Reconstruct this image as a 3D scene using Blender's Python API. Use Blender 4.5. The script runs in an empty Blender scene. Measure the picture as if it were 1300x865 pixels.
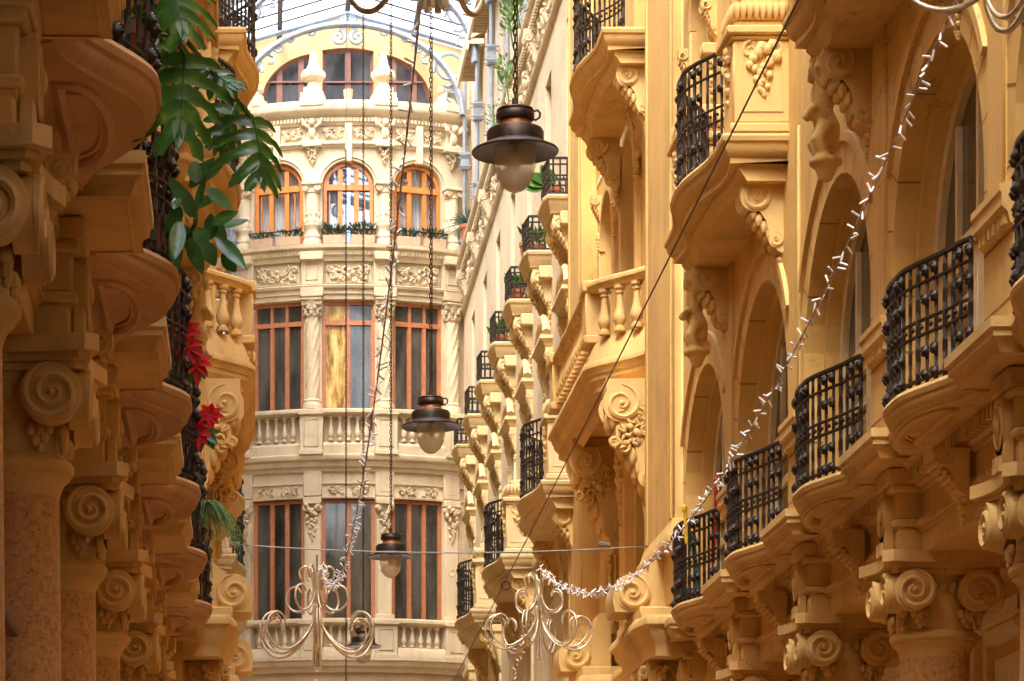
import bpy, bmesh, math, random
from math import sin, cos, pi, radians, sqrt
from mathutils import Vector, Matrix
random.seed(7)
C = bpy.context.scene.collection
S, H = 1.4, 1.65            # model units -> metres, eye height
GZ = -H / S                 # ground in model units
XR, XL = 3.68, -0.66        # wall planes of the two sides of the passage
def W(p): return Vector((p[0]*S, p[1]*S, p[2]*S + H))
ORG = {}
MR = Matrix(((-1,0,0,XR),(0,1,0,0),(0,0,1,0),(0,0,0,1)))   # (o, y, z) -> right side, o points into the passage
ML = Matrix(((1,0,0,XL),(0,1,0,0),(0,0,1,0),(0,0,0,1)))
def T(x, y, z): return Matrix.Translation((x, y, z))
def RZ(a): return Matrix.Rotation(a, 4, 'Z')
def RX(a): return Matrix.Rotation(a, 4, 'X')
def RY(a): return Matrix.Rotation(a, 4, 'Y')
def SC(x, y, z): return Matrix.Diagonal((x, y, z, 1))
# frames: local x = along, local y = up, local z = out of the surface
FP = Matrix(((0,0,1,0),(1,0,0,0),(0,1,0,0),(0,0,0,1)))      # on a face that looks along +o (into the passage)
FN = Matrix(((1,0,0,0),(0,0,-1,0),(0,1,0,0),(0,0,0,1)))     # on a face that looks along -y (towards the viewer)
FB = Matrix(((1,0,0,0),(0,0,1,0),(0,1,0,0),(0,0,0,1)))      # looks along +y

class MB:
    def __init__(s, M=None): s.v, s.f, s.M = [], [], M or Matrix()
    def add(s, vs, fs, M=None):
        A = s.M @ M if M is not None else s.M
        b = len(s.v)
        s.v += [A @ Vector(p) for p in vs]
        s.f += [tuple(i+b for i in f) for f in fs]
    def box(s, a, b, M=None):
        x0,y0,z0 = a; x1,y1,z1 = b
        s.add([(x0,y0,z0),(x1,y0,z0),(x1,y1,z0),(x0,y1,z0),(x0,y0,z1),(x1,y0,z1),(x1,y1,z1),(x0,y1,z1)],
              [(0,3,2,1),(4,5,6,7),(0,1,5,4),(1,2,6,5),(2,3,7,6),(3,0,4,7)], M)
    def cbox(s, a, b, c=.012, M=None):          # box with chamfered edges on every side
        x0,y0,z0 = a; x1,y1,z1 = b
        vs = []; idx = {}
        for ix,x in ((0,x0),(1,x1)):
            for iy,y in ((0,y0),(1,y1)):
                for iz,z in ((0,z0),(1,z1)):
                    sx, sy, sz = (c,-c)[ix], (c,-c)[iy], (c,-c)[iz]
                    for k,p in enumerate(((x,y+sy,z+sz),(x+sx,y,z+sz),(x+sx,y+sy,z))):
                        idx[(ix,iy,iz,k)] = len(vs); vs.append(p)
        fs = []
        q = ((0,0),(1,0),(1,1),(0,1))
        for i in (0,1):
            fs.append(tuple(idx[(i,a_,b_,0)] for a_,b_ in q)); fs.append(tuple(idx[(a_,i,b_,1)] for a_,b_ in q)); fs.append(tuple(idx[(a_,b_,i,2)] for a_,b_ in q))
        for i in (0,1):
            for j in (0,1):
                fs.append((idx[(i,j,0,0)],idx[(i,j,1,0)],idx[(i,j,1,1)],idx[(i,j,0,1)]))
                fs.append((idx[(i,0,j,0)],idx[(i,1,j,0)],idx[(i,1,j,2)],idx[(i,0,j,2)]))
                fs.append((idx[(0,i,j,1)],idx[(1,i,j,1)],idx[(1,i,j,2)],idx[(0,i,j,2)]))
                for k in (0,1): fs.append((idx[(i,j,k,0)],idx[(i,j,k,1)],idx[(i,j,k,2)]))
        s.add(vs, fs, M)
    def prism(s, poly, d0, d1, M=None):          # polygon in local xy, extruded along local z
        n = len(poly)
        vs = [(p[0],p[1],d0) for p in poly] + [(p[0],p[1],d1) for p in poly]
        fs = [tuple(range(n-1,-1,-1)), tuple(range(n,2*n))] + [(i,(i+1)%n,n+(i+1)%n,n+i) for i in range(n)]
        s.add(vs, fs, M)
    def sweep(s, path, prof, M=None, closed=False, cap=True):   # path (x,y); prof (d,z), d along the right-hand normal
        n, m = len(path), len(prof); vs = []
        for i,p in enumerate(path):
            a = path[i-1] if (i or closed) else p
            b = path[(i+1)%n] if (i < n-1 or closed) else p
            def nrm(q,r):
                dx,dy = r[0]-q[0], r[1]-q[1]; l = sqrt(dx*dx+dy*dy) or 1
                return Vector((dy/l,-dx/l))
            if a is p: nn = nrm(p,b)
            elif b is p: nn = nrm(a,p)
            else:
                n1,n2 = nrm(a,p),nrm(p,b); nn = n1+n2
                l = nn.length
                nn = nn/l if l > 1e-6 else n1
                k = max(.35, nn.dot(n1)); nn = nn/k
            for d,z in prof: vs.append((p[0]+nn.x*d, p[1]+nn.y*d, z))
        fs = []
        for i in range(n if closed else n-1):
            j = (i+1)%n
            for k in range(m-1): fs.append((i*m+k, j*m+k, j*m+k+1, i*m+k+1))
        if cap and not closed: fs += [tuple(range(m)), tuple(range((n-1)*m+m-1,(n-1)*m-1,-1))]
        s.add(vs, fs, M)
    def slab(s, path, prof, oin, M=None):        # balcony slab: moulded front edge on path, flat top and soffit back to o = oin
        vs = []; n = len(path); m = len(prof)+2
        for i,p in enumerate(path):
            a = path[max(0,i-1)]; b = path[min(n-1,i+1)]
            dx,dy = b[0]-a[0], b[1]-a[1]; l = sqrt(dx*dx+dy*dy)
            nx,ny = dy/l,-dx/l
            vs.append((oin,p[1],prof[0][1]))
            for d,z in prof: vs.append((p[0]+nx*d, p[1]+ny*d, z))
            vs.append((oin,p[1],prof[-1][1]))
        fs = [(i*m+k,(i+1)*m+k,(i+1)*m+k+1,i*m+k+1) for i in range(n-1) for k in range(m-1)]
        fs += [tuple(range(m)), tuple(range((n-1)*m+m-1,(n-1)*m-1,-1))]
        s.add(vs, fs, M)
    def lathe(s, prof, c=(0,0,0), seg=16, M=None, a0=0, a1=2*pi, cap=True):
        full = abs(a1-a0-2*pi) < 1e-6
        n = seg if full else seg+1; m = len(prof); vs = []
        for i in range(n):
            a = a0+(a1-a0)*i/seg
            for r,z in prof: vs.append((c[0]+r*cos(a), c[1]+r*sin(a), c[2]+z))
        fs = []
        for i in range(seg):
            j = (i+1)%n
            for k in range(m-1): fs.append((i*m+k, j*m+k, j*m+k+1, i*m+k+1))
        if cap and full:
            if prof[0][0] > 1e-4: fs.append(tuple(i*m for i in range(n))[::-1])
            if prof[-1][0] > 1e-4: fs.append(tuple(i*m+m-1 for i in range(n)))
        s.add(vs, fs, M)
    def tube(s, pts, r, seg=6, M=None, cap=True, closed=False, twist=0):
        pts = [Vector(p) for p in pts]; n = len(pts); vs = []
        up = None
        for i,p in enumerate(pts):
            a = pts[i-1] if (i or closed) else p
            b = pts[(i+1)%n] if (i < n-1 or closed) else p
            t = (b-a)
            if t.length < 1e-9: t = Vector((0,0,1))
            t.normalize()
            if up is None:
                up = Vector((0,0,1)) if abs(t.z) < .9 else Vector((1,0,0))
            x = up - t*up.dot(t)
            if x.length < 1e-6: x = Vector((1,0,0)) - t*t.x
            x.normalize(); up = x; y = t.cross(x)
            rr = r[i] if isinstance(r,(list,tuple)) else r
            for k in range(seg):
                q = 2*pi*k/seg + twist*i
                vs.append(p + x*(rr*cos(q)) + y*(rr*sin(q)))
        fs = []
        for i in range(n if closed else n-1):
            j = (i+1)%n
            for k in range(seg): fs.append((i*seg+k, i*seg+(k+1)%seg, j*seg+(k+1)%seg, j*seg+k))
        if cap and not closed: fs += [tuple(range(seg))[::-1], tuple(range((n-1)*seg,n*seg))]
        s.add(vs, fs, M)
    def ball(s, c, r, seg=8, rings=6, M=None):
        if not isinstance(r,(list,tuple)): r = (r,r,r)
        vs = [(c[0],c[1],c[2]-r[2])]
        for j in range(1,rings):
            t = -pi/2+pi*j/rings
            for i in range(seg):
                a = 2*pi*i/seg
                vs.append((c[0]+r[0]*cos(t)*cos(a), c[1]+r[1]*cos(t)*sin(a), c[2]+r[2]*sin(t)))
        vs.append((c[0],c[1],c[2]+r[2])); L = len(vs)-1
        fs = [(0,1+(i+1)%seg,1+i) for i in range(seg)]
        for j in range(rings-2):
            for i in range(seg):
                a = 1+j*seg; fs.append((a+i,a+(i+1)%seg,a+seg+(i+1)%seg,a+seg+i))
        a = 1+(rings-2)*seg
        fs += [(a+i,a+(i+1)%seg,L) for i in range(seg)]
        s.add(vs, fs, M)
    def volute(s, R, th, M, turns=2.1, flip=1, disc=True, seg=22):   # spiral scroll, face in local xy, thickness along local z
        if disc:
            s.lathe([(0,-th),(R*.97,-th),(R*.97,-th*.1),(R*.8,0),(0,0)], seg=seg, M=M)
        n = int(16*turns); pts = []; rr = []
        for i in range(n+1):
            t = i/n; q = R*(.9*(1-t)**1.05+.08)
            a = flip*(pi/2 + turns*2*pi*t)
            pts.append((q*cos(a), q*sin(a), R*.05*t+.0)); rr.append(R*(.145*(1-t)+.06)*min(1,.15+i/6))
        s.tube(pts, rr, 6, M)
        s.ball((0,0,R*.05), (R*.15,R*.15,R*.14), 8, 5, M)
    def build(s, name, mat, parent=None, origin=None, smooth=38, remesh=0):
        if origin is None: origin = ORG[parent.name][1] if parent else (0,0,0)
        o = W(origin)
        me = bpy.data.meshes.new(name)
        me.from_pydata([W(p)-o for p in s.v], [], s.f)
        bm = bmesh.new(); bm.from_mesh(me)
        bmesh.ops.recalc_face_normals(bm, faces=bm.faces)
        bm.to_mesh(me); bm.free()
        me.shade_smooth()
        if smooth < 180: me.set_sharp_from_angle(angle=radians(smooth))
        me.materials.append(mat)
        ob = bpy.data.objects.new(name, me); C.objects.link(ob)
        ORG[ob.name] = (o, origin)
        if parent: ob.parent = parent; ob.location = o - ORG[parent.name][0]
        else: ob.location = o
        if remesh:
            r = ob.modifiers.new('fuse','REMESH'); r.mode = 'VOXEL'; r.voxel_size = remesh*S; r.use_smooth_shade = True
        return ob
    def build_split(s, name, mat, parent, gap=.02):   # one object per detached cluster of pieces
        par = list(range(len(s.v)))
        def find(a):
            while par[a] != a: par[a] = par[par[a]]; a = par[a]
            return a
        for f in s.f:
            r = find(f[0])
            for i in f[1:]: par[find(i)] = r
        isl = {}
        for i in range(len(s.v)): isl.setdefault(find(i),[]).append(i)
        bb = [[[min(s.v[i][k] for i in g)-gap/2 for k in range(3)],[max(s.v[i][k] for i in g)+gap/2 for k in range(3)],g] for g in isl.values()]
        par2 = list(range(len(bb)))
        def f2(a):
            while par2[a] != a: a = par2[a]
            return a
        for i in range(len(bb)):
            for j in range(i):
                if all(bb[i][0][k] <= bb[j][1][k] and bb[j][0][k] <= bb[i][1][k] for k in range(3)): par2[f2(i)] = f2(j)
        cl = {}
        for i,b in enumerate(bb): cl.setdefault(f2(i),[]).extend(b[2])
        out = []
        for g in cl.values():
            mp = {i:n for n,i in enumerate(g)}; m = MB(); m.v = [s.v[i] for i in g]; m.f = [tuple(mp[i] for i in f) for f in s.f if f[0] in mp]
            out.append(m.build(name, mat, parent))
        return out

def tag(o, label, cat, group=None, kind=None):
    o['label'] = label; o['category'] = cat
    if group: o['group'] = group
    if kind: o['kind'] = kind
    return o
def thing(name, label, cat, origin=(0,0,0), group=None):
    o = bpy.data.objects.new(name, None); C.objects.link(o)
    o.location = W(origin); o.empty_display_size = .2
    ORG[o.name] = (W(origin), tuple(origin))
    return tag(o, label, cat, group)
def structure(o): o['kind'] = 'structure'; return o
def copy_tree(o, parent=None, delta=(0,0,0)):
    c = o.copy(); C.objects.link(c)
    if parent: c.parent = parent
    d = Vector(delta)*S
    c.location = o.location + d
    ORG[c.name] = (ORG[o.name][0]+d, tuple(Vector(ORG[o.name][1])+Vector(delta)))
    for ch in list(o.children): copy_tree(ch, c)
    return c

# ------------------------------------------------------------------ materials
def nm(name):
    m = bpy.data.materials.new(name); m.use_nodes = True
    nt = m.node_tree; return m, nt, nt.nodes['Principled BSDF']
def ramp(nt, fac, stops):
    r = nt.nodes.new('ShaderNodeValToRGB'); nt.links.new(fac, r.inputs[0])
    while len(r.color_ramp.elements) < len(stops): r.color_ramp.elements.new(.5)
    for e,(p,c) in zip(r.color_ramp.elements, stops): e.position = p; e.color = (*c,1)
    return r.outputs[0]
def noise(nt, scale, detail=4, vec=None, rough=.55):
    n = nt.nodes.new('ShaderNodeTexNoise'); n.inputs['Scale'].default_value = scale; n.inputs['Detail'].default_value = detail; n.inputs['Roughness'].default_value = rough
    if vec: nt.links.new(vec, n.inputs['Vector'])
    return n.outputs['Fac']
def mapped(nt, sc):
    g = nt.nodes.new('ShaderNodeNewGeometry'); m = nt.nodes.new('ShaderNodeMapping'); m.inputs['Scale'].default_value = sc
    nt.links.new(g.outputs['Position'], m.inputs['Vector']); return m.outputs[0]
def mix(nt, a, b, fac, mode='MIX'):
    n = nt.nodes.new('ShaderNodeMix'); n.data_type = 'RGBA'; n.blend_type = mode
    for sock,val in ((n.inputs[6],a),(n.inputs[7],b),(n.inputs[0],fac)):
        if hasattr(val,'is_output'): nt.links.new(val, sock)
        else: sock.default_value = (*val,1) if isinstance(val,tuple) else val
    return n.outputs[2]
def bump(nt, b, h, strength, dist, prev=None):
    n = nt.nodes.new('ShaderNodeBump'); n.inputs['Strength'].default_value = strength; n.inputs['Distance'].default_value = dist
    nt.links.new(h, n.inputs['Height'])
    if prev: nt.links.new(prev, n.inputs['Normal'])
    nt.links.new(n.outputs[0], b.inputs['Normal']); return n.outputs[0]
def mul(c, k): return tuple(min(1,x*k) for x in c)
def plaster(name, col, stain=(.30,.19,.08), amt=.35, rough=.85, bmp=.25):
    m, nt, b = nm(name)
    p = mapped(nt,(1,1,1)); st = mapped(nt,(1.7,1.7,.22))
    c = ramp(nt, noise(nt,.9,5,p), [(.3,mul(col,.84)),(.5,col),(.72,mul(col,1.1))])
    f = ramp(nt, noise(nt,1.6,7,st,.7), [(.50,(0,0,0)),(.78,(amt*.8,)*3)])
    c = mix(nt, c, mul(stain,1), f)
    f2 = ramp(nt, noise(nt,7,6,p,.7), [(.58,(0,0,0)),(.75,(amt*.8,)*3)])
    c = mix(nt, c, mul(col,.55), f2)
    # big repaired and sun-bleached patches, then hairline cracks in the coat
    c = mix(nt, c, mul(col,1.12), ramp(nt, noise(nt,.45,3,p,.5), [(.55,(0,0,0)),(.60,(.5,.5,.5))]))
    vo = nt.nodes.new('ShaderNodeTexVoronoi'); vo.feature = 'DISTANCE_TO_EDGE'; vo.inputs['Scale'].default_value = .55
    wob = nt.nodes.new('ShaderNodeVectorMath'); wob.operation = 'ADD'; nz = nt.nodes.new('ShaderNodeTexNoise'); nz.inputs['Scale'].default_value = 2.5; nz.inputs['Detail'].default_value = 6
    nt.links.new(p, nz.inputs['Vector']); nt.links.new(p, wob.inputs[0]); nt.links.new(nz.outputs['Color'], wob.inputs[1]); nt.links.new(wob.outputs[0], vo.inputs['Vector'])
    ck = ramp(nt, vo.outputs['Distance'], [(.001,(.6,.6,.6)),(.006,(0,0,0))])
    ck = mix(nt, (0,0,0), ck, ramp(nt, noise(nt,.7,2,p), [(.54,(0,0,0)),(.60,(1,1,1))]))
    c = mix(nt, c, mul(stain,.55), ck)
    c = mix(nt, c, mul(stain,.7), ramp(nt, noise(nt,30,5,p,.7), [(.62,(0,0,0)),(.72,(amt*.7,)*3)]))
    nt.links.new(c, b.inputs['Base Color']); b.inputs['Roughness'].default_value = rough
    b.inputs['Specular IOR Level'].default_value = .25
    n1 = bump(nt, b, noise(nt,4.5,5,p), bmp*.6, .03)
    bump(nt, b, noise(nt,55,4,p), bmp, .006, n1)
    return m
def simple(name, col, rough=.5, metal=0, var=.15, sc=6, bmp=0, spec=.5):
    m, nt, b = nm(name); p = mapped(nt,(1,1,1))
    c = ramp(nt, noise(nt,sc,4,p), [(.3,mul(col,1-var)),(.7,mul(col,1+var))])
    nt.links.new(c, b.inputs['Base Color']); b.inputs['Roughness'].default_value = rough; b.inputs['Metallic'].default_value = metal
    b.inputs['Specular IOR Level'].default_value = spec
    if bmp: bump(nt, b, noise(nt,sc*6,4,p), bmp, .01)
    return m
OCHRE = plaster('ochre_plaster', (.66,.44,.15), stain=(.34,.20,.08), amt=.85)
STONE = plaster('ochre_stone', (.67,.45,.17), stain=(.34,.205,.085), amt=.9)
ROSE = plaster('pinkish_soffit', (.56,.34,.17), stain=(.32,.18,.08), amt=.8)  # pinkish brown, only on the left side's slabs
CREAM = plaster('cream_stone', (.615,.505,.34), stain=(.34,.24,.13), amt=.8, bmp=.4)
CREAM2 = plaster('pale_wall_plaster', (.72,.60,.41), stain=(.5,.38,.2), amt=.25)
STONE2 = plaster('pale_ochre_stone', (.68,.52,.275), stain=(.38,.25,.11), amt=.55)
CARVE = plaster('carved_stone', (.67,.47,.19), stain=(.34,.22,.10), amt=.8, bmp=.4)
GROOVE = plaster('groove_shadow_tone', (.28,.15,.05), amt=.2)  # dark tone standing for the shadow inside wall grooves
def granite():
    m, nt, b = nm('speckled_granite'); p = mapped(nt,(1,1,1))
    c = ramp(nt, noise(nt,26,6,p,.75), [(.30,(.16,.06,.02)),(.42,(.50,.26,.09)),(.60,(.64,.38,.15)),(.78,(.74,.50,.24))])
    c = mix(nt, c, (.16,.07,.025), ramp(nt, noise(nt,48,3,p,.7), [(.60,(0,0,0)),(.66,(.75,.75,.75))]))
    nt.links.new(c, b.inputs['Base Color']); b.inputs['Roughness'].default_value = .55
    bump(nt, b, noise(nt,60,4,p), .2, .006); return m
GRAN = granite()
IRON = simple('black_wrought_iron', (.032,.020,.013), .45, .3, .4, 25, .25)
ZINC = simple('grey_blue_painted_iron', (.25,.28,.32), .5, 0, .15, 8, .1)
REDW = simple('terracotta_painted_wood', (.42,.155,.065), .5, 0, .18, 9, .1)
DKRED = simple('faded_brown_wood', (.17,.065,.04), .55, 0, .2, 9, .1)
ORW = simple('varnished_orange_wood', (.56,.20,.045), .4, 0, .22, 12, .1)
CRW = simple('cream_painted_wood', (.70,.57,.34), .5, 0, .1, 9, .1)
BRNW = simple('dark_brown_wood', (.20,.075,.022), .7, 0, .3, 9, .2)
GOLD = simple('champagne_tube', (.70,.60,.41), .24, .4, .2, 14)
LAMPM = simple('aged_bronze', (.045,.032,.024), .42, .6, .5, 14, .2)
COPPER = simple('copper_ring', (.42,.19,.09), .45, .6, .3, 14, .1)
CABLE = simple('black_cable', (.02,.016,.013), .6)
WIRE = simple('steel_wire', (.22,.20,.17), .4, .6)
BULB = simple('clear_white_bulb', (.92,.91,.89), .25, 0, .05)
POT = simple('terracotta_pot', (.42,.13,.055), .75, 0, .2, 12, .2)
BOXC = simple('clay_flower_box', (.60,.40,.26), .8, 0, .12, 8, .2)
CURT = simple('white_curtain', (.78,.78,.78), .9, 0, .06, 3)
SOIL = simple('dark_soil', (.05,.03,.02), .95)
def leafm(name, col, tip=None, rough=.4):
    m, nt, b = nm(name); p = mapped(nt,(1,1,1))
    c = ramp(nt, noise(nt,9,3,p), [(.3,mul(col,.6)),(.55,col),(.75,tip or mul(col,1.5))])
    nt.links.new(c, b.inputs['Base Color']); b.inputs['Roughness'].default_value = rough
    tr = nt.nodes.new('ShaderNodeBsdfTranslucent'); nt.links.new(c, tr.inputs[0])
    mx = nt.nodes.new('ShaderNodeMixShader'); mx.inputs[0].default_value = .32
    nt.links.new(b.outputs[0], mx.inputs[1]); nt.links.new(tr.outputs[0], mx.inputs[2])
    nt.links.new(mx.outputs[0], nt.nodes['Material Output'].inputs[0]); return m
PHIL = leafm('split_leaf_green', (.055,.165,.02), (.17,.32,.035), .32)
RUBB = leafm('glossy_leaf_green', (.055,.16,.035), (.12,.26,.06), .25)
SAGE = leafm('blue_green_leaf', (.06,.12,.07), (.16,.24,.15), .5)
FERN = leafm('bright_leaf_green', (.12,.24,.035), (.26,.38,.08), .5)
SCAR = leafm('scarlet_bract', (.60,.006,.008), (.72,.012,.012), .7)
def glass_dark(name, col, rough=.06, wav=0):
    m, nt, b = nm(name); p = mapped(nt,(1,1,1))
    # varied reflections and curtains painted into the pane colour as streaky noise
    c = ramp(nt, noise(nt,1.0,4,mapped(nt,(2.3,2.3,.55)),.6), [(.34,mul(col,.25)),(.5,col),(.62,mul(col,1.7)),(.75,mul(col,1.1))])
    nt.links.new(c, b.inputs['Base Color']); b.inputs['Roughness'].default_value = rough
    b.inputs['Specular IOR Level'].default_value = .42
    if wav: bump(nt, b, noise(nt,9,3,mapped(nt,(6,6,1.2))), wav, .03)
    else: bump(nt, b, noise(nt,1.3,2,p), .05, .05)
    return m
PANE = glass_dark('dark_window_glass', (.055,.052,.042))
PANE2 = glass_dark('dull_top_glass', (.03,.024,.02), .2)  # darker, rougher glass of the lunettes
def reflection_glass():
    m, nt, b = nm('painted_gold_reflection')
    c = ramp(nt, noise(nt,1.5,5,mapped(nt,(5,5,1)),.7), [(.35,(.12,.06,.015)),(.5,(.5,.30,.06)),(.7,(.85,.66,.28))])  # golden reflection of the sunlit passage painted into the pane colour
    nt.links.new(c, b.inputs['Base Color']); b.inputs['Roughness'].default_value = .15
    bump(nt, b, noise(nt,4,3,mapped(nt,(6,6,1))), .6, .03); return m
GOLDREFL = reflection_glass()
def sheer(name, col, tfac, rough=.1):
    m, nt, b = nm(name); b.inputs['Base Color'].default_value = (*col,1); b.inputs['Roughness'].default_value = rough
    tr = nt.nodes.new('ShaderNodeBsdfTransparent'); mx = nt.nodes.new('ShaderNodeMixShader'); mx.inputs[0].default_value = tfac
    nt.links.new(b.outputs[0], mx.inputs[1]); nt.links.new(tr.outputs[0], mx.inputs[2])
    nt.links.new(mx.outputs[0], nt.nodes['Material Output'].inputs[0]); return m
CLEAR = sheer('clear_window_glass', (.04,.05,.06), .72, .04)
MIRR = sheer('reflecting_window_glass', (.05,.06,.07), .25, .02); MIRR.node_tree.nodes['Principled BSDF'].inputs['IOR'].default_value = 2.4
def roofglass():
    m, nt, b = nm('milky_roof_glass')
    tl = nt.nodes.new('ShaderNodeBsdfTranslucent'); tl.inputs[0].default_value = (.93,.94,.95,1)
    tr = nt.nodes.new('ShaderNodeBsdfTransparent'); tr.inputs[0].default_value = (.95,.96,.97,1)
    mx = nt.nodes.new('ShaderNodeMixShader'); mx.inputs[0].default_value = .55
    nt.links.new(tl.outputs[0], mx.inputs[1]); nt.links.new(tr.outputs[0], mx.inputs[2])
    nt.links.new(mx.outputs[0], nt.nodes['Material Output'].inputs[0]); return m
ROOFG = roofglass()
def lampglass():
    m, nt, b = nm('frosted_lamp_glass')
    b.inputs['Base Color'].default_value = (.93,.93,.88,1); b.inputs['Roughness'].default_value = .12
    tl = nt.nodes.new('ShaderNodeBsdfTranslucent'); tl.inputs[0].default_value = (.95,.95,.9,1)
    m1 = nt.nodes.new('ShaderNodeMixShader'); m1.inputs[0].default_value = .6
    nt.links.new(b.outputs[0], m1.inputs[1]); nt.links.new(tl.outputs[0], m1.inputs[2])
    tr = nt.nodes.new('ShaderNodeBsdfTransparent'); tr.inputs[0].default_value = (.95,.92,.85,1)
    tc = nt.nodes.new('ShaderNodeTexCoord'); sx = nt.nodes.new('ShaderNodeSeparateXYZ'); nt.links.new(tc.outputs['Generated'], sx.inputs[0])
    f = ramp(nt, sx.outputs[2], [(.34,(.05,.05,.05)),(.50,(.66,.66,.66))])
    mx = nt.nodes.new('ShaderNodeMixShader'); nt.links.new(f, mx.inputs[0])
    nt.links.new(m1.outputs[0], mx.inputs[1]); nt.links.new(tr.outputs[0], mx.inputs[2])
    nt.links.new(mx.outputs[0], nt.nodes['Material Output'].inputs[0]); return m
LGLASS = lampglass()
TILEF = simple('warm_bounce_floor', (.36,.20,.085), .4, 0, .2, 2)  # unseen floor, orange tone chosen to bounce warm light upward

# ------------------------------------------------------------------ carved ornament in a local frame (x along, y up, z out)
def scroll2d(cx, cy, r, a0, turns, flip, n=14):
    return [(cx + r*(1-.8*i/n)*cos(a0+flip*turns*2*pi*i/n), cy + r*(1-.8*i/n)*sin(a0+flip*turns*2*pi*i/n), 0) for i in range(n+1)]
def foliage(mb, w, h, d, M, seed=0, head=True):
    rnd = random.Random(seed)
    for sx in (-1,1):
        for k,(fx,fy,fr) in enumerate(((.20,.06,.26),(.36,-.12,.2),(.40,.22,.15),(.13,-.27,.13))):
            pts = scroll2d(sx*fx*w, fy*h, fr*min(h,w*.8), pi/2+(.6*k), 1.25, sx*(1 if k%2 else -1), 12)
            mb.tube(pts, [d*(.42-.022*i) for i in range(13)], 5, M)
        for k in range(9):
            a = rnd.random()*2*pi; x = sx*(.06+.4*rnd.random())*w; y = (rnd.random()-.5)*.8*h
            L = (.10+.08*rnd.random())*h
            mb.ball((0,0,0), (L,L*.42,d*.55), 6, 4, M @ T(x,y,d*.1) @ RZ(a))
    if head:
        mb.ball((0,h*.13,d*.25), (h*.11,h*.14,d*.75), 8, 6, M); mb.ball((0,-h*.12,d*.15), (h*.13,h*.2,d*.6), 8, 6, M)
        for sx in (-1,1): mb.tube([(sx*h*.1,0,d*.3),(sx*h*.22,-h*.03,d*.4),(sx*h*.3,h*.12,d*.4)], d*.28, 5, M)
def drop(mb, w, h, d, M, seed=0):                # a hanging cluster of fruit and leaves
    rnd = random.Random(seed); n = 26
    for i in range(n):
        t = i/n; ww = w*.5*(1-t)**.7
        x = (rnd.random()*2-1)*ww; r = w*(.155-.08*t)
        mb.ball((x,-h*t,d*.3*(1-t)), (r,r*1.2,d*.6*(1-.5*t)), 6, 5, M)
    for sx in (-1,1):
        mb.tube(scroll2d(sx*w*.34,-h*.08,w*.24,pi/2,1.2,-sx,10), [d*.3-.02*d*i for i in range(11)], 5, M)
def console(mb, d, h, w, M, leaf=True):          # scrolled bracket: o 0..d, z -h..0, y -w/2..w/2
    pr = [(0,0),(d,0),(d*1.0,-h*.06),(d*.98,-h*.2),(d*.82,-h*.33),(d*.62,-h*.40),(d*.48,-h*.52),(d*.40,-h*.68),(d*.34,-h*.82),(d*.2,-h*.95),(0,-h)]
    Mx = M @ Matrix(((1,0,0,0),(0,0,1,0),(0,1,0,0),(0,0,0,1)))
    mb.prism(pr, -w/2, w/2, Mx)
    R = min(d*.36,h*.22)
    for sy,fr in ((-1,FN),(1,FB)):
        mb.volute(R, w*.06, M @ T(d*.72,sy*(w/2+.006),-h*.20) @ fr, 1.8)
        mb.volute(R*.5, w*.05, M @ T(d*.24,sy*(w/2+.006),-h*.80) @ fr, 1.5)
    mb.lathe([(0,-w*.55),(R*.55,-w*.55),(R*.6,-w*.3),(R*.48,0),(R*.6,w*.3),(R*.55,w*.55),(0,w*.55)], seg=12, M=M @ T(d*.78,0,-h*.19) @ RX(-pi/2))
    if leaf:
        for k in range(6):
            t = k/5; o = d*(.9-.62*t); z = -h*(.34+.5*t)
            for q,ww in ((0,.34),(-.30,.2),(.30,.2)): mb.ball((o+(.015 if q == 0 else -.03)*d,q*w,z+(0 if q == 0 else .03*h)), (d*.10,w*ww,h*.095), 8, 5, M)
def lerp(a,b,t): return a+(b-a)*t
def sst(t): t = max(0,min(1,t)); return t*t*(3-2*t)
# ------------------------------------------------------------------ the two sides of the passage
def wall_open(mb, y0, y1, z0, z1, ops, o=0, steps=((.13,0),(.15,.07)), seg=18):
    q = lambda a,b,c,d: mb.add([a,b,c,d],[(0,1,2,3)])
    y = y0
    for yc,hw,zb,zs,arch in sorted(ops):
        q((o,y,z0),(o,yc-hw,z0),(o,yc-hw,z1),(o,y,z1))
        if zb > z0+1e-4: q((o,yc-hw,z0),(o,yc+hw,z0),(o,yc+hw,zb),(o,yc-hw,zb))
        def outline(h):
            r = hw-h
            if arch: return [(yc-r,zb)]+[(yc-r*cos(pi*i/seg), zs+r*sin(pi*i/seg)) for i in range(seg+1)]+[(yc+r,zb)]
            return [(yc-r,zb),(yc-r,zs-h),(yc+r,zs-h),(yc+r,zb)]
        L = outline(0); T_ = L[1:-1]
        for a,b in zip(T_,T_[1:]): q((o,a[0],a[1]),(o,b[0],b[1]),(o,b[0],z1),(o,a[0],z1))
        oo = o; h = 0
        for dep,sh in steps:
            if sh:
                A,B = outline(h),outline(h+sh)
                for i in range(len(A)-1): q((oo,A[i][0],A[i][1]),(oo,A[i+1][0],A[i+1][1]),(oo,B[i+1][0],B[i+1][1]),(oo,B[i][0],B[i][1]))
                h += sh
            A = outline(h)
            for i in range(len(A)-1): q((oo,A[i][0],A[i][1]),(oo,A[i+1][0],A[i+1][1]),(oo-dep,A[i+1][0],A[i+1][1]),(oo-dep,A[i][0],A[i][1]))
            oo -= dep
        q((o,yc-hw,zb),(o,yc+hw,zb),(oo,yc+hw,zb),(oo,yc-hw,zb))
        y = yc+hw
    q((o,y,z0),(o,y1,z0),(o,y1,z1),(o,y,z1))
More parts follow.
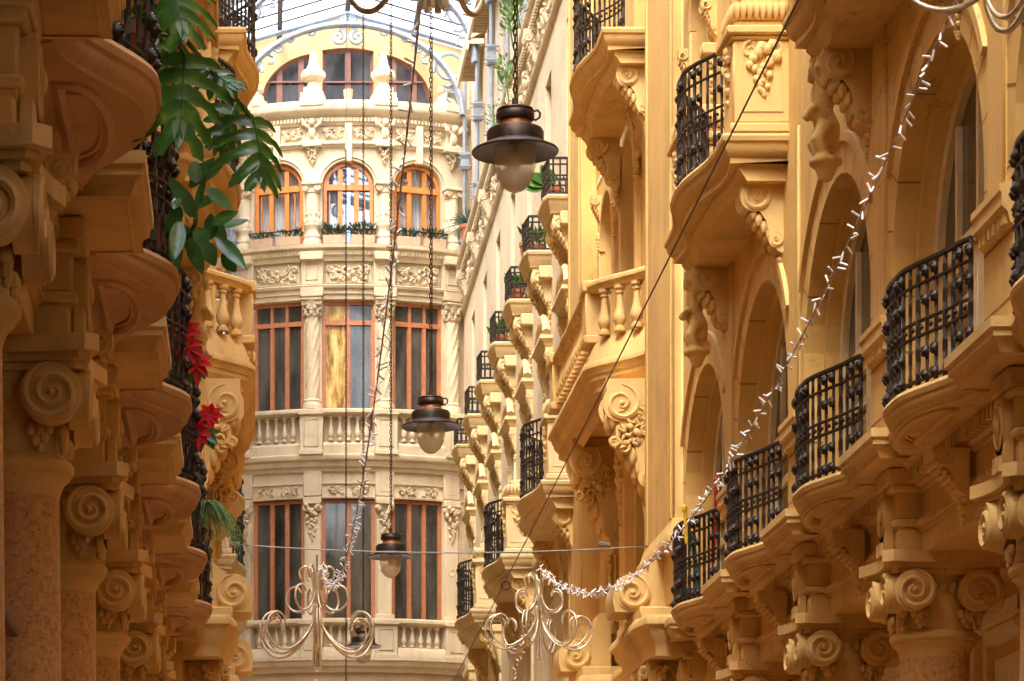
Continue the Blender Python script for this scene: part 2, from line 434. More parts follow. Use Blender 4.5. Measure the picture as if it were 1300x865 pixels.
def arc_bar(mb, yc, zc, r0, r1, o0, o1, a0=0, a1=pi, n=20, M=None):
    vs = []
    for i in range(n+1):
        a = a0+(a1-a0)*i/n
        for r,o in ((r0,o0),(r1,o0),(r1,o1),(r0,o1)): vs.append((o, yc-r*cos(a), zc+r*sin(a)))
    fs = [(i*4+k,(i+1)*4+k,(i+1)*4+(k+1)%4,i*4+(k+1)%4) for i in range(n) for k in range(4)] + [(0,1,2,3),(n*4+3,n*4+2,n*4+1,n*4)]
    mb.add(vs, fs, M)

BASE = 15.7; PIT = 2.68
BAYS = [BASE+PIT*k for k in range(-5,4)]
ZB = 3.27
TIP = .24
def bulge(c, hw=.86, base=.06, tip=None, n=22, off=0):
    out = []; tip = tip or TIP
    for i in range(n+1):
        t = -1+2*i/n
        f = 1-sst((abs(t)-.12)/.88)
        out.append((base+(tip-base)*f+off, c+t*hw))
    return out
SLABP = [(0,0),(.008,-.02),(0,-.045),(-.012,-.05),(-.012,-.07),(-.03,-.10),(-.05,-.115),(-.05,-.13)]
def prof(z, k=1, P=SLABP): return [(d*k, z+q*k) for d,q in P]

def column_mesh(M, y):
    c = MB(M)
    oc = -.31
    sh = [(.215,GZ),(.26,GZ+.01),(.26,GZ+.1),(.235,GZ+.13),(.25,GZ+.18),(.215,GZ+.22),(.213,GZ+.3),(.212,.6),(.203,1.6),(.198,2.04)]
    c.lathe(sh, (oc,y,0), 32)
    k = MB(M)
    k.lathe([(.198,2.035),(.201,2.05),(.208,2.075),(.222,2.10),(.241,2.116),(.241,2.126),(.252,2.132),(.259,2.147),(.258,2.162),(.249,2.175),(.232,2.177),(.230,2.19),(.222,2.196),(.219,2.24),(.219,2.44),(.24,2.5)], (oc,y,0), 32)
    # abacus with hollow sides and cut corners
    def aba(a, cut, hol, z0, z1):
        pl = []
        for q in range(4):
            R = Matrix.Rotation(q*pi/2, 3, 'Z')
            for t in (-1,-.6,-.3,0,.3,.6,1):
                p = R @ Vector((a-hol*(1-t*t), t*(a-cut), 0)); pl.append((p.x+oc,p.y+y))
        k.prism(pl, z0, z1)
    aba(.31,.03,.05,2.50,2.53); aba(.335,.04,.05,2.53,2.56); aba(.375,.055,.06,2.56,2.625)
    fr = {(1,0):FP,(-1,0):FP@RY(pi),(0,-1):FN,(0,1):FB}
    for (dx,dy),f in fr.items():
        for s in (-1,1):
            px = oc+dx*.325+(0 if dx else s*.188); py = y+dy*.325+(0 if dy else s*.188)
            sl = s if (dx,dy) in ((1,0),(0,-1),(0,1)) else -s
            k.volute(.122, .075, T(px,py,2.40) @ f, 2.2, flip=sl)
        for e in range(5):
            t = (e-2)*.055
            k.ball((oc+dx*.225+(0 if dx else t), y+dy*.225+(0 if dy else t), 2.43), (.024,.024,.036), 6, 5)
        for s in (-1,1):
            for e,(tt,zz,rb) in enumerate(((.17,2.285,.024),(.135,2.27,.026),(.10,2.275,.022),(.15,2.245,.022),(.12,2.232,.02),(.14,2.205,.016))):
                t = s*tt
                k.ball((oc+dx*.222+(0 if dx else t), y+dy*.222+(0 if dy else t), zz), (rb,rb,rb*1.25), 7, 5)
    return c, k
def railing_mesh(mb, path, z0, h, step=.085, knobs=True, band=True):
    P2 = [Vector((p[0],p[1],0)) for p in path]
    L = [0]
    for a,b in zip(P2,P2[1:]): L.append(L[-1]+(b-a).length)
    def at(s):
        for i in range(len(L)-1):
            if s <= L[i+1] or i == len(L)-2:
                t = (s-L[i])/(L[i+1]-L[i]); p = P2[i].lerp(P2[i+1],t); d = (P2[i+1]-P2[i]).normalized()
                return p, Vector((d.y,-d.x,0))
    def rail(z, r, sq=1): mb.tube([(p.x,p.y,z) for p in P2], r, 6)
    rail(z0+h,.017); rail(z0+h*.83,.011); rail(z0+.05*h,.012)
    if band: rail(z0+h*.53,.011); rail(z0+h*.41,.011)
    n = max(2,int(L[-1]/step)); 
    for i in range(n+1):
        p,nn = at(L[-1]*i/n)
        r = .0115 if i%3 else .015
        m = 10
        mb.tube([(p.x,p.y,z0+h*j/m) for j in range(m+1)], [r*(1.12 if j%2 else .9) for j in range(m+1)], 4, twist=.8)
    if band:
        for i in range(n):
            p,nn = at(L[-1]*(i+.5)/n)
            mb.ball((p.x+nn.x*.006,p.y+nn.y*.006,z0+h*.47), (.014,.014,.018), 4, 2)
    if knobs:
        i = 0
        while i <= n:
            for e in (0,1):
                if i+e > n: break
                p,nn = at(L[-1]*min(n,i+e+.02)/n)
                for zz in ((.91,.07) if True else ()) + ((.68,.26) if band else (.5,)):
                    q = p+nn*.02
                    mb.lathe([(0,.024),(.007,.022),(.010,.010),(.013,.010),(.017,.017),(.021,.008),(.026,.012),(.031,.004),(.029,-.010),(0,-.012)], seg=10, M=T(q.x-nn.x*.006,q.y-nn.y*.006,z0+h*zz) @ nn.to_track_quat('Z','Y').to_matrix().to_4x4())
            i += 4
def slab_with_panel(M, c):
    b = MB(M); path = bulge(c)
    b.slab(path, prof(ZB), -.14)
    # half-moon sunk panel on the soffit
    z = ZB-.131
    pts = [(-.0,c-.46,z)]+[(-.0+.15*sin(pi*i/12)**.8, c-.46*cos(pi*i/12), z) for i in range(1,12)]+[(-.0,c+.46,z)]
    pts += [(-.0,c+.46*(1-2*i/6),z) for i in range(1,6)]
    b.tube(pts, .024, 6, closed=True)
    inn = [(p[0]*.72+.02,c+(p[1]-c)*.78,z) for p in pts]
    b.tube(inn, .014, 5, closed=True)
    return b
def figure(M, y, o, z, s=1):                     # carved atlas figure bent under the slab
    f = MB(M @ T(o,y,z) @ SC(s,s,s))
    f.tube([(.0,0,-.02),(.03,0,-.18),(.05,0,-.32),(.0,.02,-.45),(-.02,0,-.6)], [.085,.105,.085,.10,.06], 10)
    f.ball((.09,-.02,-.0), (.062,.058,.075), 10, 8); f.ball((.145,-.025,-.015),(.02,.014,.02),6,5)
    for k in range(7): f.ball((.08+.05*cos(k*.9),-.02+.055*sin(k*.9),.055+.01*(k%2)), .026, 6, 5)
    f.ball((.13,-.02,-.06),(.03,.035,.05),6,5)
    for sy in (-1,1):
        f.tube([(.02,sy*.08,-.08),(.10,sy*.14,-.03),(.07,sy*.12,.08),(.10,sy*.05,.13)], [.05,.042,.036,.03], 8)
        f.tube([(.02,sy*.05,-.42),(.09,sy*.07,-.55),(.03,sy*.06,-.72)], [.075,.06,.04], 8)
    f.tube([(.12,-.1,-.3),(.16,-.02,-.36),(.12,.09,-.3),(.02,.13,-.2)], [.03,.045,.04,.02], 8)
    f.lathe([(.0,-.86),(.05,-.84),(.09,-.74),(.13,-.72),(.13,-.68),(0,-.68)], (.02,0,0), 10)
    return f
def unit_path(yc):
    p = [(-.01,yc-1.42),(.45,yc-1.42),(.45,yc-1.02)]
    for i in range(15):
        t = -1+2*i/14; p.append((.45+.12*(1-sst((abs(t)-.15)/.85)), yc+t*.98))
    return p+[(.45,yc+1.02),(.45,yc+1.42),(-.01,yc+1.42)]
def pedestal(M, y, z0, z1, hw=.2, o1=.38, orn=True):
    b = MB(M); o0 = -.02; h = z1-z0
    b.cbox((o0,y-hw-.02,z0),(o1+.02,y+hw+.02,z0+.07))
    b.cbox((o0,y-hw,z0+.07),(o1,y+hw,z1-.06))
    b.cbox((o0,y-hw-.02,z1-.06),(o1+.02,y+hw+.02,z1-.03)); b.cbox((o0,y-hw-.05,z1-.03),(o1+.05,y+hw+.05,z1+.03))
    b.cbox((o0,y-hw+.01,z1+.03),(o1-.01,y+hw-.01,z1+.08))
    for k in range(9):                            # gadrooned cushion
        t = (k+.5)/9
        b.ball((o0+(o1-o0)*t,y-hw*.98,z1+.14),(.03,.05,.065),6,5); 
        if k<7: b.ball((o1-.02,y-hw+2*hw*(k+.5)/7,z1+.14),(.05,.034,.065),6,5)
    b.cbox((o0,y-hw+.0,z1+.08),(o1-.02,y+hw-.0,z1+.2)); b.cbox((o0,y-hw+.05,z1+.2),(o1-.07,y+hw-.05,z1+.27))
    om = (o0+o1)/2; w = (o1-o0)
    for a,bb in (((om-.36*w,z0+.16),(om-.36*w+.012,z1-.1)),((om+.36*w-.012,z0+.16),(om+.36*w,z1-.1))):
        b.box((a[0],y-hw-.008,a[1]),(bb[0],y-hw+.01,bb[1]))
    b.box((om-.36*w,y-hw-.007,z0+.148),(om+.36*w,y-hw+.01,z0+.16))
    c = MB(M)
    if orn:
        drop(c, w*.62, h*.5, .05, T(om,y-hw-.004,z1-.1) @ FN, 3); drop(c, hw*1.1, h*.5, .05, T(o1+.004,y,z1-.1) @ FP, 4)
    return b, c
def add_unit(root, M, yc, z, mats, fig=True, rail_h=.82, ped=True):
    sl = MB(M); P = unit_path(yc)
    PR = [(0,z),(.01,z-.02),(0,z-.05),(-.02,z-.06),(-.03,z-.1),(-.07,z-.14),(-.09,z-.15),(-.09,z-.19)]
    sl.slab(P, PR, -.03)
    sl.slab([(min(p[0],.50)-.12,yc+(p[1]-yc)*.93) for p in P[1:-1]], [(0,z-.18),(0,z-.22),(-.03,z-.25),(-.06,z-.30)], -.03)
    bal = sl.build('upper_balcony', mats[0], root)
    r = MB(M); railing_mesh(r, [(.20+.33*(1-sst((abs(q/12)-.1)/.9)), yc+q/12*1.0) for q in range(-12,13)], z, rail_h, .082)
    r.build('railing', IRON, bal)
    for s in (-1,1):
        if ped:
            b,c = pedestal(M, yc+s*1.21, z, z+.70)
            pb = b.build('pedestal', mats[0], bal); c.build_split('carved_drop', CARVE, bal)
        k = MB(M); console(k, .30, .50, .2, T(-.02,yc+s*1.12,z-.28)); drop(k, .14, .2, .05, T(.0,yc+s*1.12,z-.76) @ FP, 5)
        k.build('console', CARVE, bal)
    if fig: figure(M, yc+1.30, .20, z-.33, .80).build('carved_figure', CARVE, bal, remesh=.012)
    return bal
def arch_door(M, yc, hw, zb, zs, o, mat, pmat, leaves=2):
    f = MB(M); b = min(.09,hw*.12)
    f.box((o-.03,yc-hw,zb),(o+.03,yc-hw+b,zs)); f.box((o-.03,yc+hw-b,zb),(o+.03,yc+hw,zs))
    arc_bar(f, yc, zs, hw-b, hw, o-.03, o+.03)
    f.box((o-.035,yc-hw+b,zs-.04),(o+.045,yc+hw-b,zs+.04))
    for s in (-1,1):
        y0,y1 = sorted((yc+s*.012, yc+s*(hw-b-.004)))
        st = min(.15,hw*.15); f.box((o-.02,y0,zb),(o+.022,y0+st,zs-.042)); f.box((o-.02,y1-st,zb),(o+.022,y1,zs-.042))
        f.box((o-.018,y0+.06,zb),(o+.02,y1-.06,zb+.32)); f.box((o-.018,y0+.06,zs-.11),(o+.02,y1-.06,zs-.044)); f.box((o-.018,y0+.06,zb+.58),(o+.019,y1-.06,zb+.64))
        f.box((o-.018,yc+s*(hw*.5)-.018,zs+.042),(o+.02,yc+s*(hw*.5)+.018,zs+(hw-b)*.80))
    f.box((o-.02,yc-.025,zs+.04),(o+.024,yc+.025,zs+hw-b))
    g = MB(M); n = 18
    pl = [(yc-hw+.01,zb)]+[(yc-(hw-.01)*cos(pi*i/n),zs+(hw-.01)*sin(pi*i/n)) for i in range(n+1)]+[(yc+hw-.01,zb)]
    g.add([(o-.012,a,bb) for a,bb in pl],[tuple(range(len(pl)))])
    return f, g
def plain_window(M, yc, hw, zb, zt, o, nb=2):
    f = MB(M); b = .04
    for a,c in ((yc-hw,yc-hw+b),(yc+hw-b,yc+hw)): f.box((o-.03,a,zb),(o+.03,c,zt))
    f.box((o-.03,yc-hw+b,zt-b),(o+.03,yc+hw-b,zt)); f.box((o-.03,yc-hw+b,zb),(o+.03,yc+hw-b,zb+b))
    for k in range(1,nb): 
        y = yc-hw+2*hw*k/nb; f.box((o-.025,y-.03,zb+b),(o+.025,y+.03,zt-b))
    f.box((o-.022,yc-hw+b,zt-.42),(o+.022,yc+hw-b,zt-.37))
    g = MB(M); g.add([(o-.01,yc-hw+.01,zb+.01),(o-.01,yc+hw-.01,zb+.01),(o-.01,yc+hw-.01,zt-.01),(o-.01,yc-hw+.01,zt-.01)],[(0,1,2,3)])
    return f, g
def baluster(mb, c, h, r, seg=10):
    P = [(.9,0),(.9,.07),(.62,.09),(.55,.13),(.85,.2),(1,.27),(.9,.36),(.6,.5),(.46,.68),(.45,.8),(.66,.83),(.66,.86),(.5,.88),(.9,.93),(.9,1)]
    mb.lathe([(r*a,h*b) for a,b in P], c, seg)

def build_arcade(M, side):
    X = (XR if side > 0 else XL)
    lab = {1:'sunny ochre arcade building with arched doors, a bulb string crossing its iron balconies',
           -1:'shaded brown arcade building with big spiral capitals and plants spilling from its balconies'}[side]
    global TIP; TIP = .24 if side > 0 else .33
    root = thing('arcade_building', lab, 'building', (X,16,GZ))
    yA, yE = -9, 24.88
    w = MB(M)
    wall_open(w, yA, yE, ZB-.05, 5.95, [(c,1.05,ZB,4.18,True) for c in BAYS])
    ups = [(c,.42,6.35,8.1,True) for c in BAYS]
    wall_open(w, yA, yE, 5.95, 9.1, ups, steps=((.22,0),))
    wall_open(w, yA, yE, 9.1, 12.4, [(c,.45,9.5,11.6,False) for c in BAYS], steps=((.22,0),))
    w.add([(0,yA,12.4),(0,yE,12.4),(0,yE,17.2),(0,yA,17.2)],[(0,1,2,3)])
    w.build('wall', OCHRE, root, smooth=30)
    # grooves between voussoirs and courses: their shadow painted as thin dark strips
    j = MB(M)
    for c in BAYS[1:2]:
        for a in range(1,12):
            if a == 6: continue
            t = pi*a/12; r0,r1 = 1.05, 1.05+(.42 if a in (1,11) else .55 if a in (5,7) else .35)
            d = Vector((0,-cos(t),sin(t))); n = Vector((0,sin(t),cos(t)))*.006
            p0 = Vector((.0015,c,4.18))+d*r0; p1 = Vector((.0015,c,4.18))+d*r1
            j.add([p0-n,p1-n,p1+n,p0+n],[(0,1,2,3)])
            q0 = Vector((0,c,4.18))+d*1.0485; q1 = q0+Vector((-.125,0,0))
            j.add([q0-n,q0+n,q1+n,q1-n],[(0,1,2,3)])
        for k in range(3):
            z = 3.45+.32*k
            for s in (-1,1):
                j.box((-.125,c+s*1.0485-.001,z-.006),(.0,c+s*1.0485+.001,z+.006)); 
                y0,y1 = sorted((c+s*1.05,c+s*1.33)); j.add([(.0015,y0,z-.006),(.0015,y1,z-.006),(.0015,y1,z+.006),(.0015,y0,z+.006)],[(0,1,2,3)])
    jn = j.build('groove_shadow', GROOVE, root)
    a = MB(M); c = BAYS[1]
    arc_bar(a, c, 4.18, 1.24, 1.30, -.01, .03, pi*.16, pi*.84)
    hm = a.build('hood_mould', STONE, root)
    im = MB(M)                                    # impost band on the piers
    for c in BAYS[1:2]:
        y = c+1.34
        im.sweep([(0,y-.285),(0,y+.285)], [(-.02,3.78),(.02,3.80),(.03,3.85),(.06,3.88),(.06,3.94),(.07,3.95),(.07,3.985),(-.02,4.0)])
        for k in range(6): im.box((.01,y-.25+k*.09,3.80),(.042,y-.2+k*.09,3.85))
    imp = im.build('impost', STONE, root)
    # entablature over the columns
    e = MB(M)
    path = [(-.2,yA),(-.2,yE)]
    e.sweep(path, [(-.9,2.625),(0,2.625),(0,2.75),(.015,2.755),(.015,2.775),(.035,2.79),(.035,2.82),(0,2.83),(0,2.98),(.02,2.985),(.02,3.01),(.05,3.02),(.05,3.105),(.09,3.11),(.10,3.125),(.13,3.14),(.13,3.26),(-.2,3.262)])
    y = BAYS[0]
    while y < yE-.05:
        e.box((-.151,y,3.03),(-.10,y+.05,3.10)); y += .088
    y = BAYS[2]
    while y < yE-.05:
        e.box((-.17,y,2.78),(-.158,y+.02,2.80)); y += .045
    e.build('entablature', STONE, root)
    gfw = MB(M)
    gfw.add([(-.95,yA,GZ),(-.95,yE,GZ),(-.95,yE,2.63),(-.95,yA,2.63)],[(0,1,2,3)])
    gfw.build('shop_wall', OCHRE, root)
    sf = MB(M)
    for c in BAYS[1:2]:
        for s in (-1,1):
            y = c+s*.62
            sf.box((-.95,y-.5,GZ),(-.90,y-.42,2.35)); sf.box((-.95,y+.42,GZ),(-.90,y+.5,2.35)); sf.box((-.95,y-.42,2.25),(-.90,y+.42,2.35)); sf.box((-.95,y-.42,1.55),(-.91,y+.42,1.63)); sf.box((-.95,y-.3,1.75),(-.925,y+.3,2.15)); sf.box((-.95,y-.3,-.6),(-.925,y+.3,1.4))
        sf.box((-.95,c-1.16,2.36),(-.84,c+1.16,2.45))
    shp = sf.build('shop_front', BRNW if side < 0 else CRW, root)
    pil = MB(M)
    for c in BAYS[1:2]:
        y = c+1.34
        pil.cbox((-.96,y-.14,GZ),(-.86,y+.14,2.25)); pil.cbox((-.96,y-.18,2.25),(-.82,y+.18,2.33)); pil.cbox((-.96,y-.13,2.33),(-.84,y+.13,2.62))
    plr = pil.build('pilaster', STONE, root)
    # first of each repeated part, then copies
    c0 = BAYS[1]
    cs, ck = column_mesh(M, c0+1.34)
    col = cs.build('column', GRAN, root); ck.build('capital', STONE, col)
    bl = MB(M); y = c0+1.34                       # block and oval scroll plate between capital and balcony
    bl.cbox((-.45,y-.15,2.63),(-.06,y+.15,2.79)); bl.cbox((-.45,y-.18,2.79),(-.03,y+.18,2.83)); bl.cbox((-.45,y-.155,2.83),(-.05,y+.155,3.0)); bl.cbox((-.45,y-.19,2.985),(-.02,y+.19,3.03)); bl.cbox((-.3,y-.175,3.03),(.0,y+.175,3.13))
    n = 16; pl = [(.105*cos(2*pi*i/n), .15*sin(2*pi*i/n)) for i in range(n)]
    bl.prism(pl, -.04, .03, T(-.03,y,2.86) @ FP); bl.tube([(p[0]*.72,p[1]*.72,.03) for p in pl], .012, 5, T(-.03,y,2.86) @ FP, closed=True)
    bl.cbox((-.06,y-.09,2.64),(.0,y+.09,2.80)); 
    for s in (-.05,0,.05): bl.box((-.02,y+s-.012,2.635),(.02,y+s+.012,2.71))
    bl.ball((.01,y,2.86),(.02,.03,.045),8,6)
    for s in (-1,1): bl.volute(.05,.05,T(-.06,y+s*.11,2.80) @ FP,1.6,s)
    blk = bl.build('pedestal_block', STONE, root)
    bk = MB(M); y = c0+1.34                       # straight piece of cornice between two balconies
    bk.sweep([(-.1,y-.47),(TIP-.08,y-.47),(TIP-.08,y+.47),(-.1,y+.47)], [(-.05,ZB+.03),(0,ZB+.03),(.0,ZB-.02),(-.015,ZB-.035),(-.015,ZB-.06),(-.04,ZB-.08),(-.06,ZB-.13),(-.08,ZB-.14)])
    bk.add([(TIP-.12,y-.43,ZB+.03),(TIP-.12,y+.43,ZB+.03),(-.1,y+.43,ZB+.03),(-.1,y-.43,ZB+.03)],[(0,1,2,3)])
    bk.add([(TIP-.12,y-.43,ZB-.135),(TIP-.12,y+.43,ZB-.135),(-.2,y+.43,ZB-.135),(-.2,y-.43,ZB-.135)],[(0,1,2,3)])
    cor = bk.build('cornice_block', STONE, root)
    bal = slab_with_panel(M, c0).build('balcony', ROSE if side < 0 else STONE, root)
    r = MB(M); railing_mesh(r, [(.02,c0-.86)]+bulge(c0,.84,.05,TIP-.025)[1:-1]+[(.02,c0+.86)], ZB+.0, .65, .088)
    r.build('railing', IRON, bal)
    k = MB(M); console(k, .2, .26, .2, T(-.16,c0,3.0)); drop(k, .16, .22, .05, T(-.15,c0,2.82) @ FP, 9)
    k.build('keystone', STONE, bal)
    f, g = arch_door(M, c0, .98, ZB, 4.18, -.25, CRW, PANE)
    dr = f.build('arched_door', CRW, root); g.build('pane', PANE, dr)
    f, g = arch_door(M, c0, .41, 6.35, 8.1, -.2, BRNW, PANE)
    wn = f.build('window', REDW, root); g.build('pane', PANE, wn)
    sr = MB(M)
    arc_bar(sr, c0, 8.1, .42, .52, -.01, .05); 
    for s in (-1,1):
        sr.cbox((-.01,c0+s*.47-.05,6.35),(.05,c0+s*.47+.05,8.1)); console(sr, .12,.3,.12,T(0,c0+s*.62,8.0)); sr.cbox((-.01,c0+s*.62-.07,7.55),(.12,c0+s*.62+.07,7.64)); drop(sr,.12,.3,.05,T(.03,c0+s*.62,7.5) @ FP,s)
    sr.sweep([(-.01,c0-.8),(.12,c0-.8),(.12,c0+.8),(-.01,c0+.8)], [(-.1,8.75),(0.02,8.74),(.02,8.7),(-.02,8.66),(-.03,8.6),(-.1,8.56)])
    srd = sr.build('window_surround', STONE, root)
    for i,c in enumerate(BAYS[2:],1):
        d = (0,PIT*i,0)
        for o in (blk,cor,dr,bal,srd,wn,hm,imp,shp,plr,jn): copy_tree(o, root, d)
    for i in range(1,len(BAYS)-1): copy_tree(col, root, (0,PIT*i,0))
    bal2 = add_unit(root, M, 21.4, 6.0, (STONE,))
    copy_tree(bal2, root, (0,-5.1,0)); copy_tree(bal2, root, (0,-10.3,0))
    les = MB(M)                                   # flat pilaster strips up the wall
    y = BAYS[1]+1.34
    les.cbox((-.02,y-.16,4.0),(.02,y+.16,5.93)); a = les.build('pilaster_strip', OCHRE, root)
    les = MB(M); les.cbox((-.02,y-.2,6.9),(.04,y+.2,12.4)); b = les.build('pilaster_strip', OCHRE, root)
    for i in range(1,len(BAYS)-2):
        copy_tree(a, root, (0,PIT*i,0)); copy_tree(b, root, (0,PIT*i,0))
    return root

def volute_block(M, y, z, o0=.1, o1=.5, R=.15, wid=.55, face=-1):
    b = MB(M)
    pl = [(o0-.12,z-R-.02),(o1,z-R-.02),(o1+.02,z-R*.4)]+[(o1-R+R*1.1*cos(a),z+R*1.1*sin(a)) for a in [i*pi/10 for i in range(0,7)]]+[(o1-R-.1,z+R*1.3),(o0+.05,z+R*1.9),(o0-.0,z+R*2.9),(o0-.12,z+R*3.0)]
    b.prism([(p[0],p[1]) for p in pl], -wid/2, wid/2, T(0,y,0) @ FB)
    b.volute(R*1.08, .04, T(o1-R,y-wid/2-.012,z) @ FN, 1.9)
    b.volute(R*1.08, .04, T(o1-R,y+wid/2+.012,z) @ FB, 1.9)
    return b
def build_pavilion(M, side):
    X = (XR if side > 0 else XL)
    lab = {1:'ochre pavilion front with a bulging stone balustrade over two big scroll brackets',
           -1:'pavilion front whose stone balustrade corner juts out below the rubber plant'}[side]
    root = thing('pavilion_building', lab, 'building', (X,29,GZ))
    y0,y1 = 24.88, 33.3
    w = MB(M)
    wall_open(w, y0, y1, GZ, 3.3, [(28.9,.9,GZ,2.6,False),(31.1,.7,GZ,2.6,False)], o=-.12, steps=((.3,0),))
    wall_open(w, y0, y1, 3.3, 5.95, [(28.3,.55,3.45,5.5,False),(29.9,.55,3.45,5.5,False)], o=-.12, steps=((.4,0),))
    wall_open(w, y0, y1, 5.95, 9.0, [(27.5,.40,6.15,8.1,True),(28.95,.5,6.15,8.1,True),(30.7,.5,6.15,8.1,True)], o=-.1, steps=((.25,0),))
    wall_open(w, y0, y1, 9.0, 12.6, [(28.3,.4,9.35,11.4,False),(30.6,.4,9.35,11.4,False)], o=-.08, steps=((.25,0),))
    w.add([(-.08,y0,12.6),(-.08,y1,12.6),(-.08,y1,17.2),(-.08,y0,17.2)],[(0,1,2,3)])
    w.add([(-.5,y0,GZ),(-.08,y0,GZ),(-.08,y0,17.2),(-.5,y0,17.2)],[(0,1,2,3)])
    w.build('wall', OCHRE, root)
    for yc in (28.3,29.9):
        f,g = plain_window(M, yc, .55, 3.45, 5.5, -.45); f.build('door', CRW, root); 
        ob = g.build('pane', PANE, root)
        ob.parent = root
    for yc,hw in ((27.5,.39),(28.95,.49),(30.7,.49)):
        f,g = arch_door(M, yc, hw, 6.15, 8.1, -.3, REDW, PANE); d = f.build('arched_window', REDW, root); g.build('pane', PANE, d)
    for yc in (28.3,30.6):
        f,g = plain_window(M, yc, .4, 9.35, 11.4, -.28); d = f.build('window', REDW, root); g.build('pane', PANE, d)
    for a,b in ((24.9,26.72),(31.9,33.2)):        # giant pilasters
        p = MB(M)
        p.cbox((-.14,a,4.15),(.08,b,12.6)); p.cbox((-.14,a+.12,4.2),(.095,a+.2,12.6),.005); p.cbox((-.14,b-.2,4.2),(.095,b-.12,12.6),.005)
        p.sweep([(-.12,a),(.08,a),(.08,b),(-.12,b)], [(-.02,4.2),(.01,4.18),(.03,4.1),(.07,4.03),(.07,3.98),(0,3.96),(-.02,3.5)])
        p.build('giant_pilaster', OCHRE, root)
    for yc in (28.95,30.7):                       # moulded strips beside the windows
        t = MB(M)
        for s in (-1,1):
            t.cbox((-.12,yc+s*.58-.06,6.15),(-.04,yc+s*.58+.06,8.15),.01); console(t,.14,.34,.14,T(-.1,yc+s*.62,8.72)); drop(t,.16,.42,.06,T(-.06,yc+s*.62,8.3) @ FP,7)
        arc_bar(t, yc, 8.1, .5, .6, -.12, -.04)
        t.build('window_surround', STONE, root)
    # cornice at first-floor level, plinth and scroll buttresses
    c = MB(M)
    c.sweep([(-.12,y0),(.3,y0),(.36,25.2),(.36,26.9),(.05,27.0),(.05,29.3),(.36,29.4),(.36,31.2),(.05,31.3),(.05,y1)], [(-.5,3.36),(0,3.36),(.02,3.33),(.02,3.28),(-.02,3.25),(-.03,3.2),(-.08,3.14),(-.10,3.02),(-.5,3.0)])
    c.build_split('cornice', STONE, root)
    for yc in (25.9,30.3):
        lw = MB(M)
        lw.cbox((-.14,yc-.8,3.36),(.34,yc+.8,3.46)); lw.cbox((-.14,yc-.62,GZ),(.2,yc+.62,2.3),.02)
        lw.cbox((-.14,yc-.7,2.3),(.26,yc+.7,2.38)); 
        for s in (-1,0,1):
            lw.cbox((-.14,yc+s*.5-.12,2.38),(.24,yc+s*.5+.12,3.02)); drop(lw,.2,.5,.08,T(.245,yc+s*.5,2.95) @ FP,s)
        drop(lw,.2,.5,.08,T(.07,yc-.63,2.95) @ FN,5)
        lw.build('plinth', STONE, root)
    vb = volute_block(M, 25.8, 3.64); v = vb.build('scroll_buttress', STONE, root); copy_tree(v, root, (0,4.5,0))
    # stone balcony
    path = [(-.1,26.76),(.0,26.8)]
    for i in range(9):
        tt = i/8; path.append((.03+.5*sst(tt), 26.82+.85*tt))
    path += [(.53,28.2),(.53,30.4),(.53,30.9)]
    for i in range(9):
        tt = i/8; path.append((.53-.5*sst(tt), 30.92+.85*tt))
    path += [(-.1,31.8)]
    sl = MB(M)
    sl.slab(path, [(0,6.1),(.012,6.08),(.012,6.04),(-.02,6.02),(-.03,5.98),(-.05,5.97),(-.05,5.93),(-.10,5.88),(-.10,5.83)], -.12)
    sl.slab([(p_[0]-.02,p_[1]) for p_ in path], [(-.1,6.34),(-.1,6.32),(-.07,6.28),(-.03,6.18),(-.01,6.101)], -.12)
    bal = sl.build('stone_balcony', STONE, root)
    rl = MB(M)
    rp = [(p_[0]-.09,p_[1]) for p_ in path[1:-1]]
    rl.sweep(rp, [(-.07,6.87),(.06,6.87),(.08,6.85),(.08,6.82),(.05,6.80),(.04,6.77),(-.05,6.77),(-.07,6.87)])
    rl.build('handrail', STONE, bal)
    for yy in (27.78,30.82):
        pb = MB(M); pb.cbox((.28,yy-.14,6.33),(.52,yy+.14,6.79)); pb.cbox((.26,yy-.16,6.79),(.55,yy+.16,6.9)); pb.cbox((.26,yy-.16,6.3),(.54,yy+.16,6.38)); pb.build('pedestal', STONE, bal)
    b0 = MB(M); baluster(b0, (0,28.1,6.34), .43, .062); bb = b0.build('baluster', STONE, bal)
    base = Vector((0,28.1))
    # balusters follow the rail
    pts = []
    for i,(o,y) in enumerate(rp[:-1]):
        n = rp[i+1]; L = sqrt((n[0]-o)**2+(n[1]-y)**2); k = max(1,int(L*20))
        for q in range(k): pts.append((lerp(o,n[0],q/k),lerp(y,n[1],q/k)))
    last = None
    sgn = -1 if side > 0 else 1
    for o,y in pts:
        if last and sqrt((o-last[0])**2+(y-last[1])**2) < .185: continue
        if min(abs(y-27.78),abs(y-30.82)) < .2: last = (o,y); continue
        last = (o,y)
        copy_tree(bb, bal, (sgn*o, y-28.1, 0))
    bpy.data.objects.remove(bb)
    k = MB(M)
    console(k, .5, 1.15, .34, T(-.1,27.15,5.83)); foliage(k,.5,.3,.05,T(.15,26.975,5.35) @ FN @ RZ(-.9),3); drop(k,.26,.5,.07,T(-.02,27.15,4.75) @ FP,2)
    kk = k.build('scroll_bracket', STONE, bal); copy_tree(kk, bal, (0,2.85,0)); 
    so = MB(M)                                    # stepped soffit mouldings
    so.sweep([(-.1,27.4),(.36,27.5),(.36,29.75),(-.1,29.8)], [(-.04,5.83),(0,5.83),(0,5.76),(-.03,5.74),(-.05,5.72),(-.05,5.70)]); so.build('soffit', STONE, bal)
    # upper balcony of the pavilion
    ub = add_unit(root, M, 28.3, 9.05, (STONE,), fig=False, ped=False)
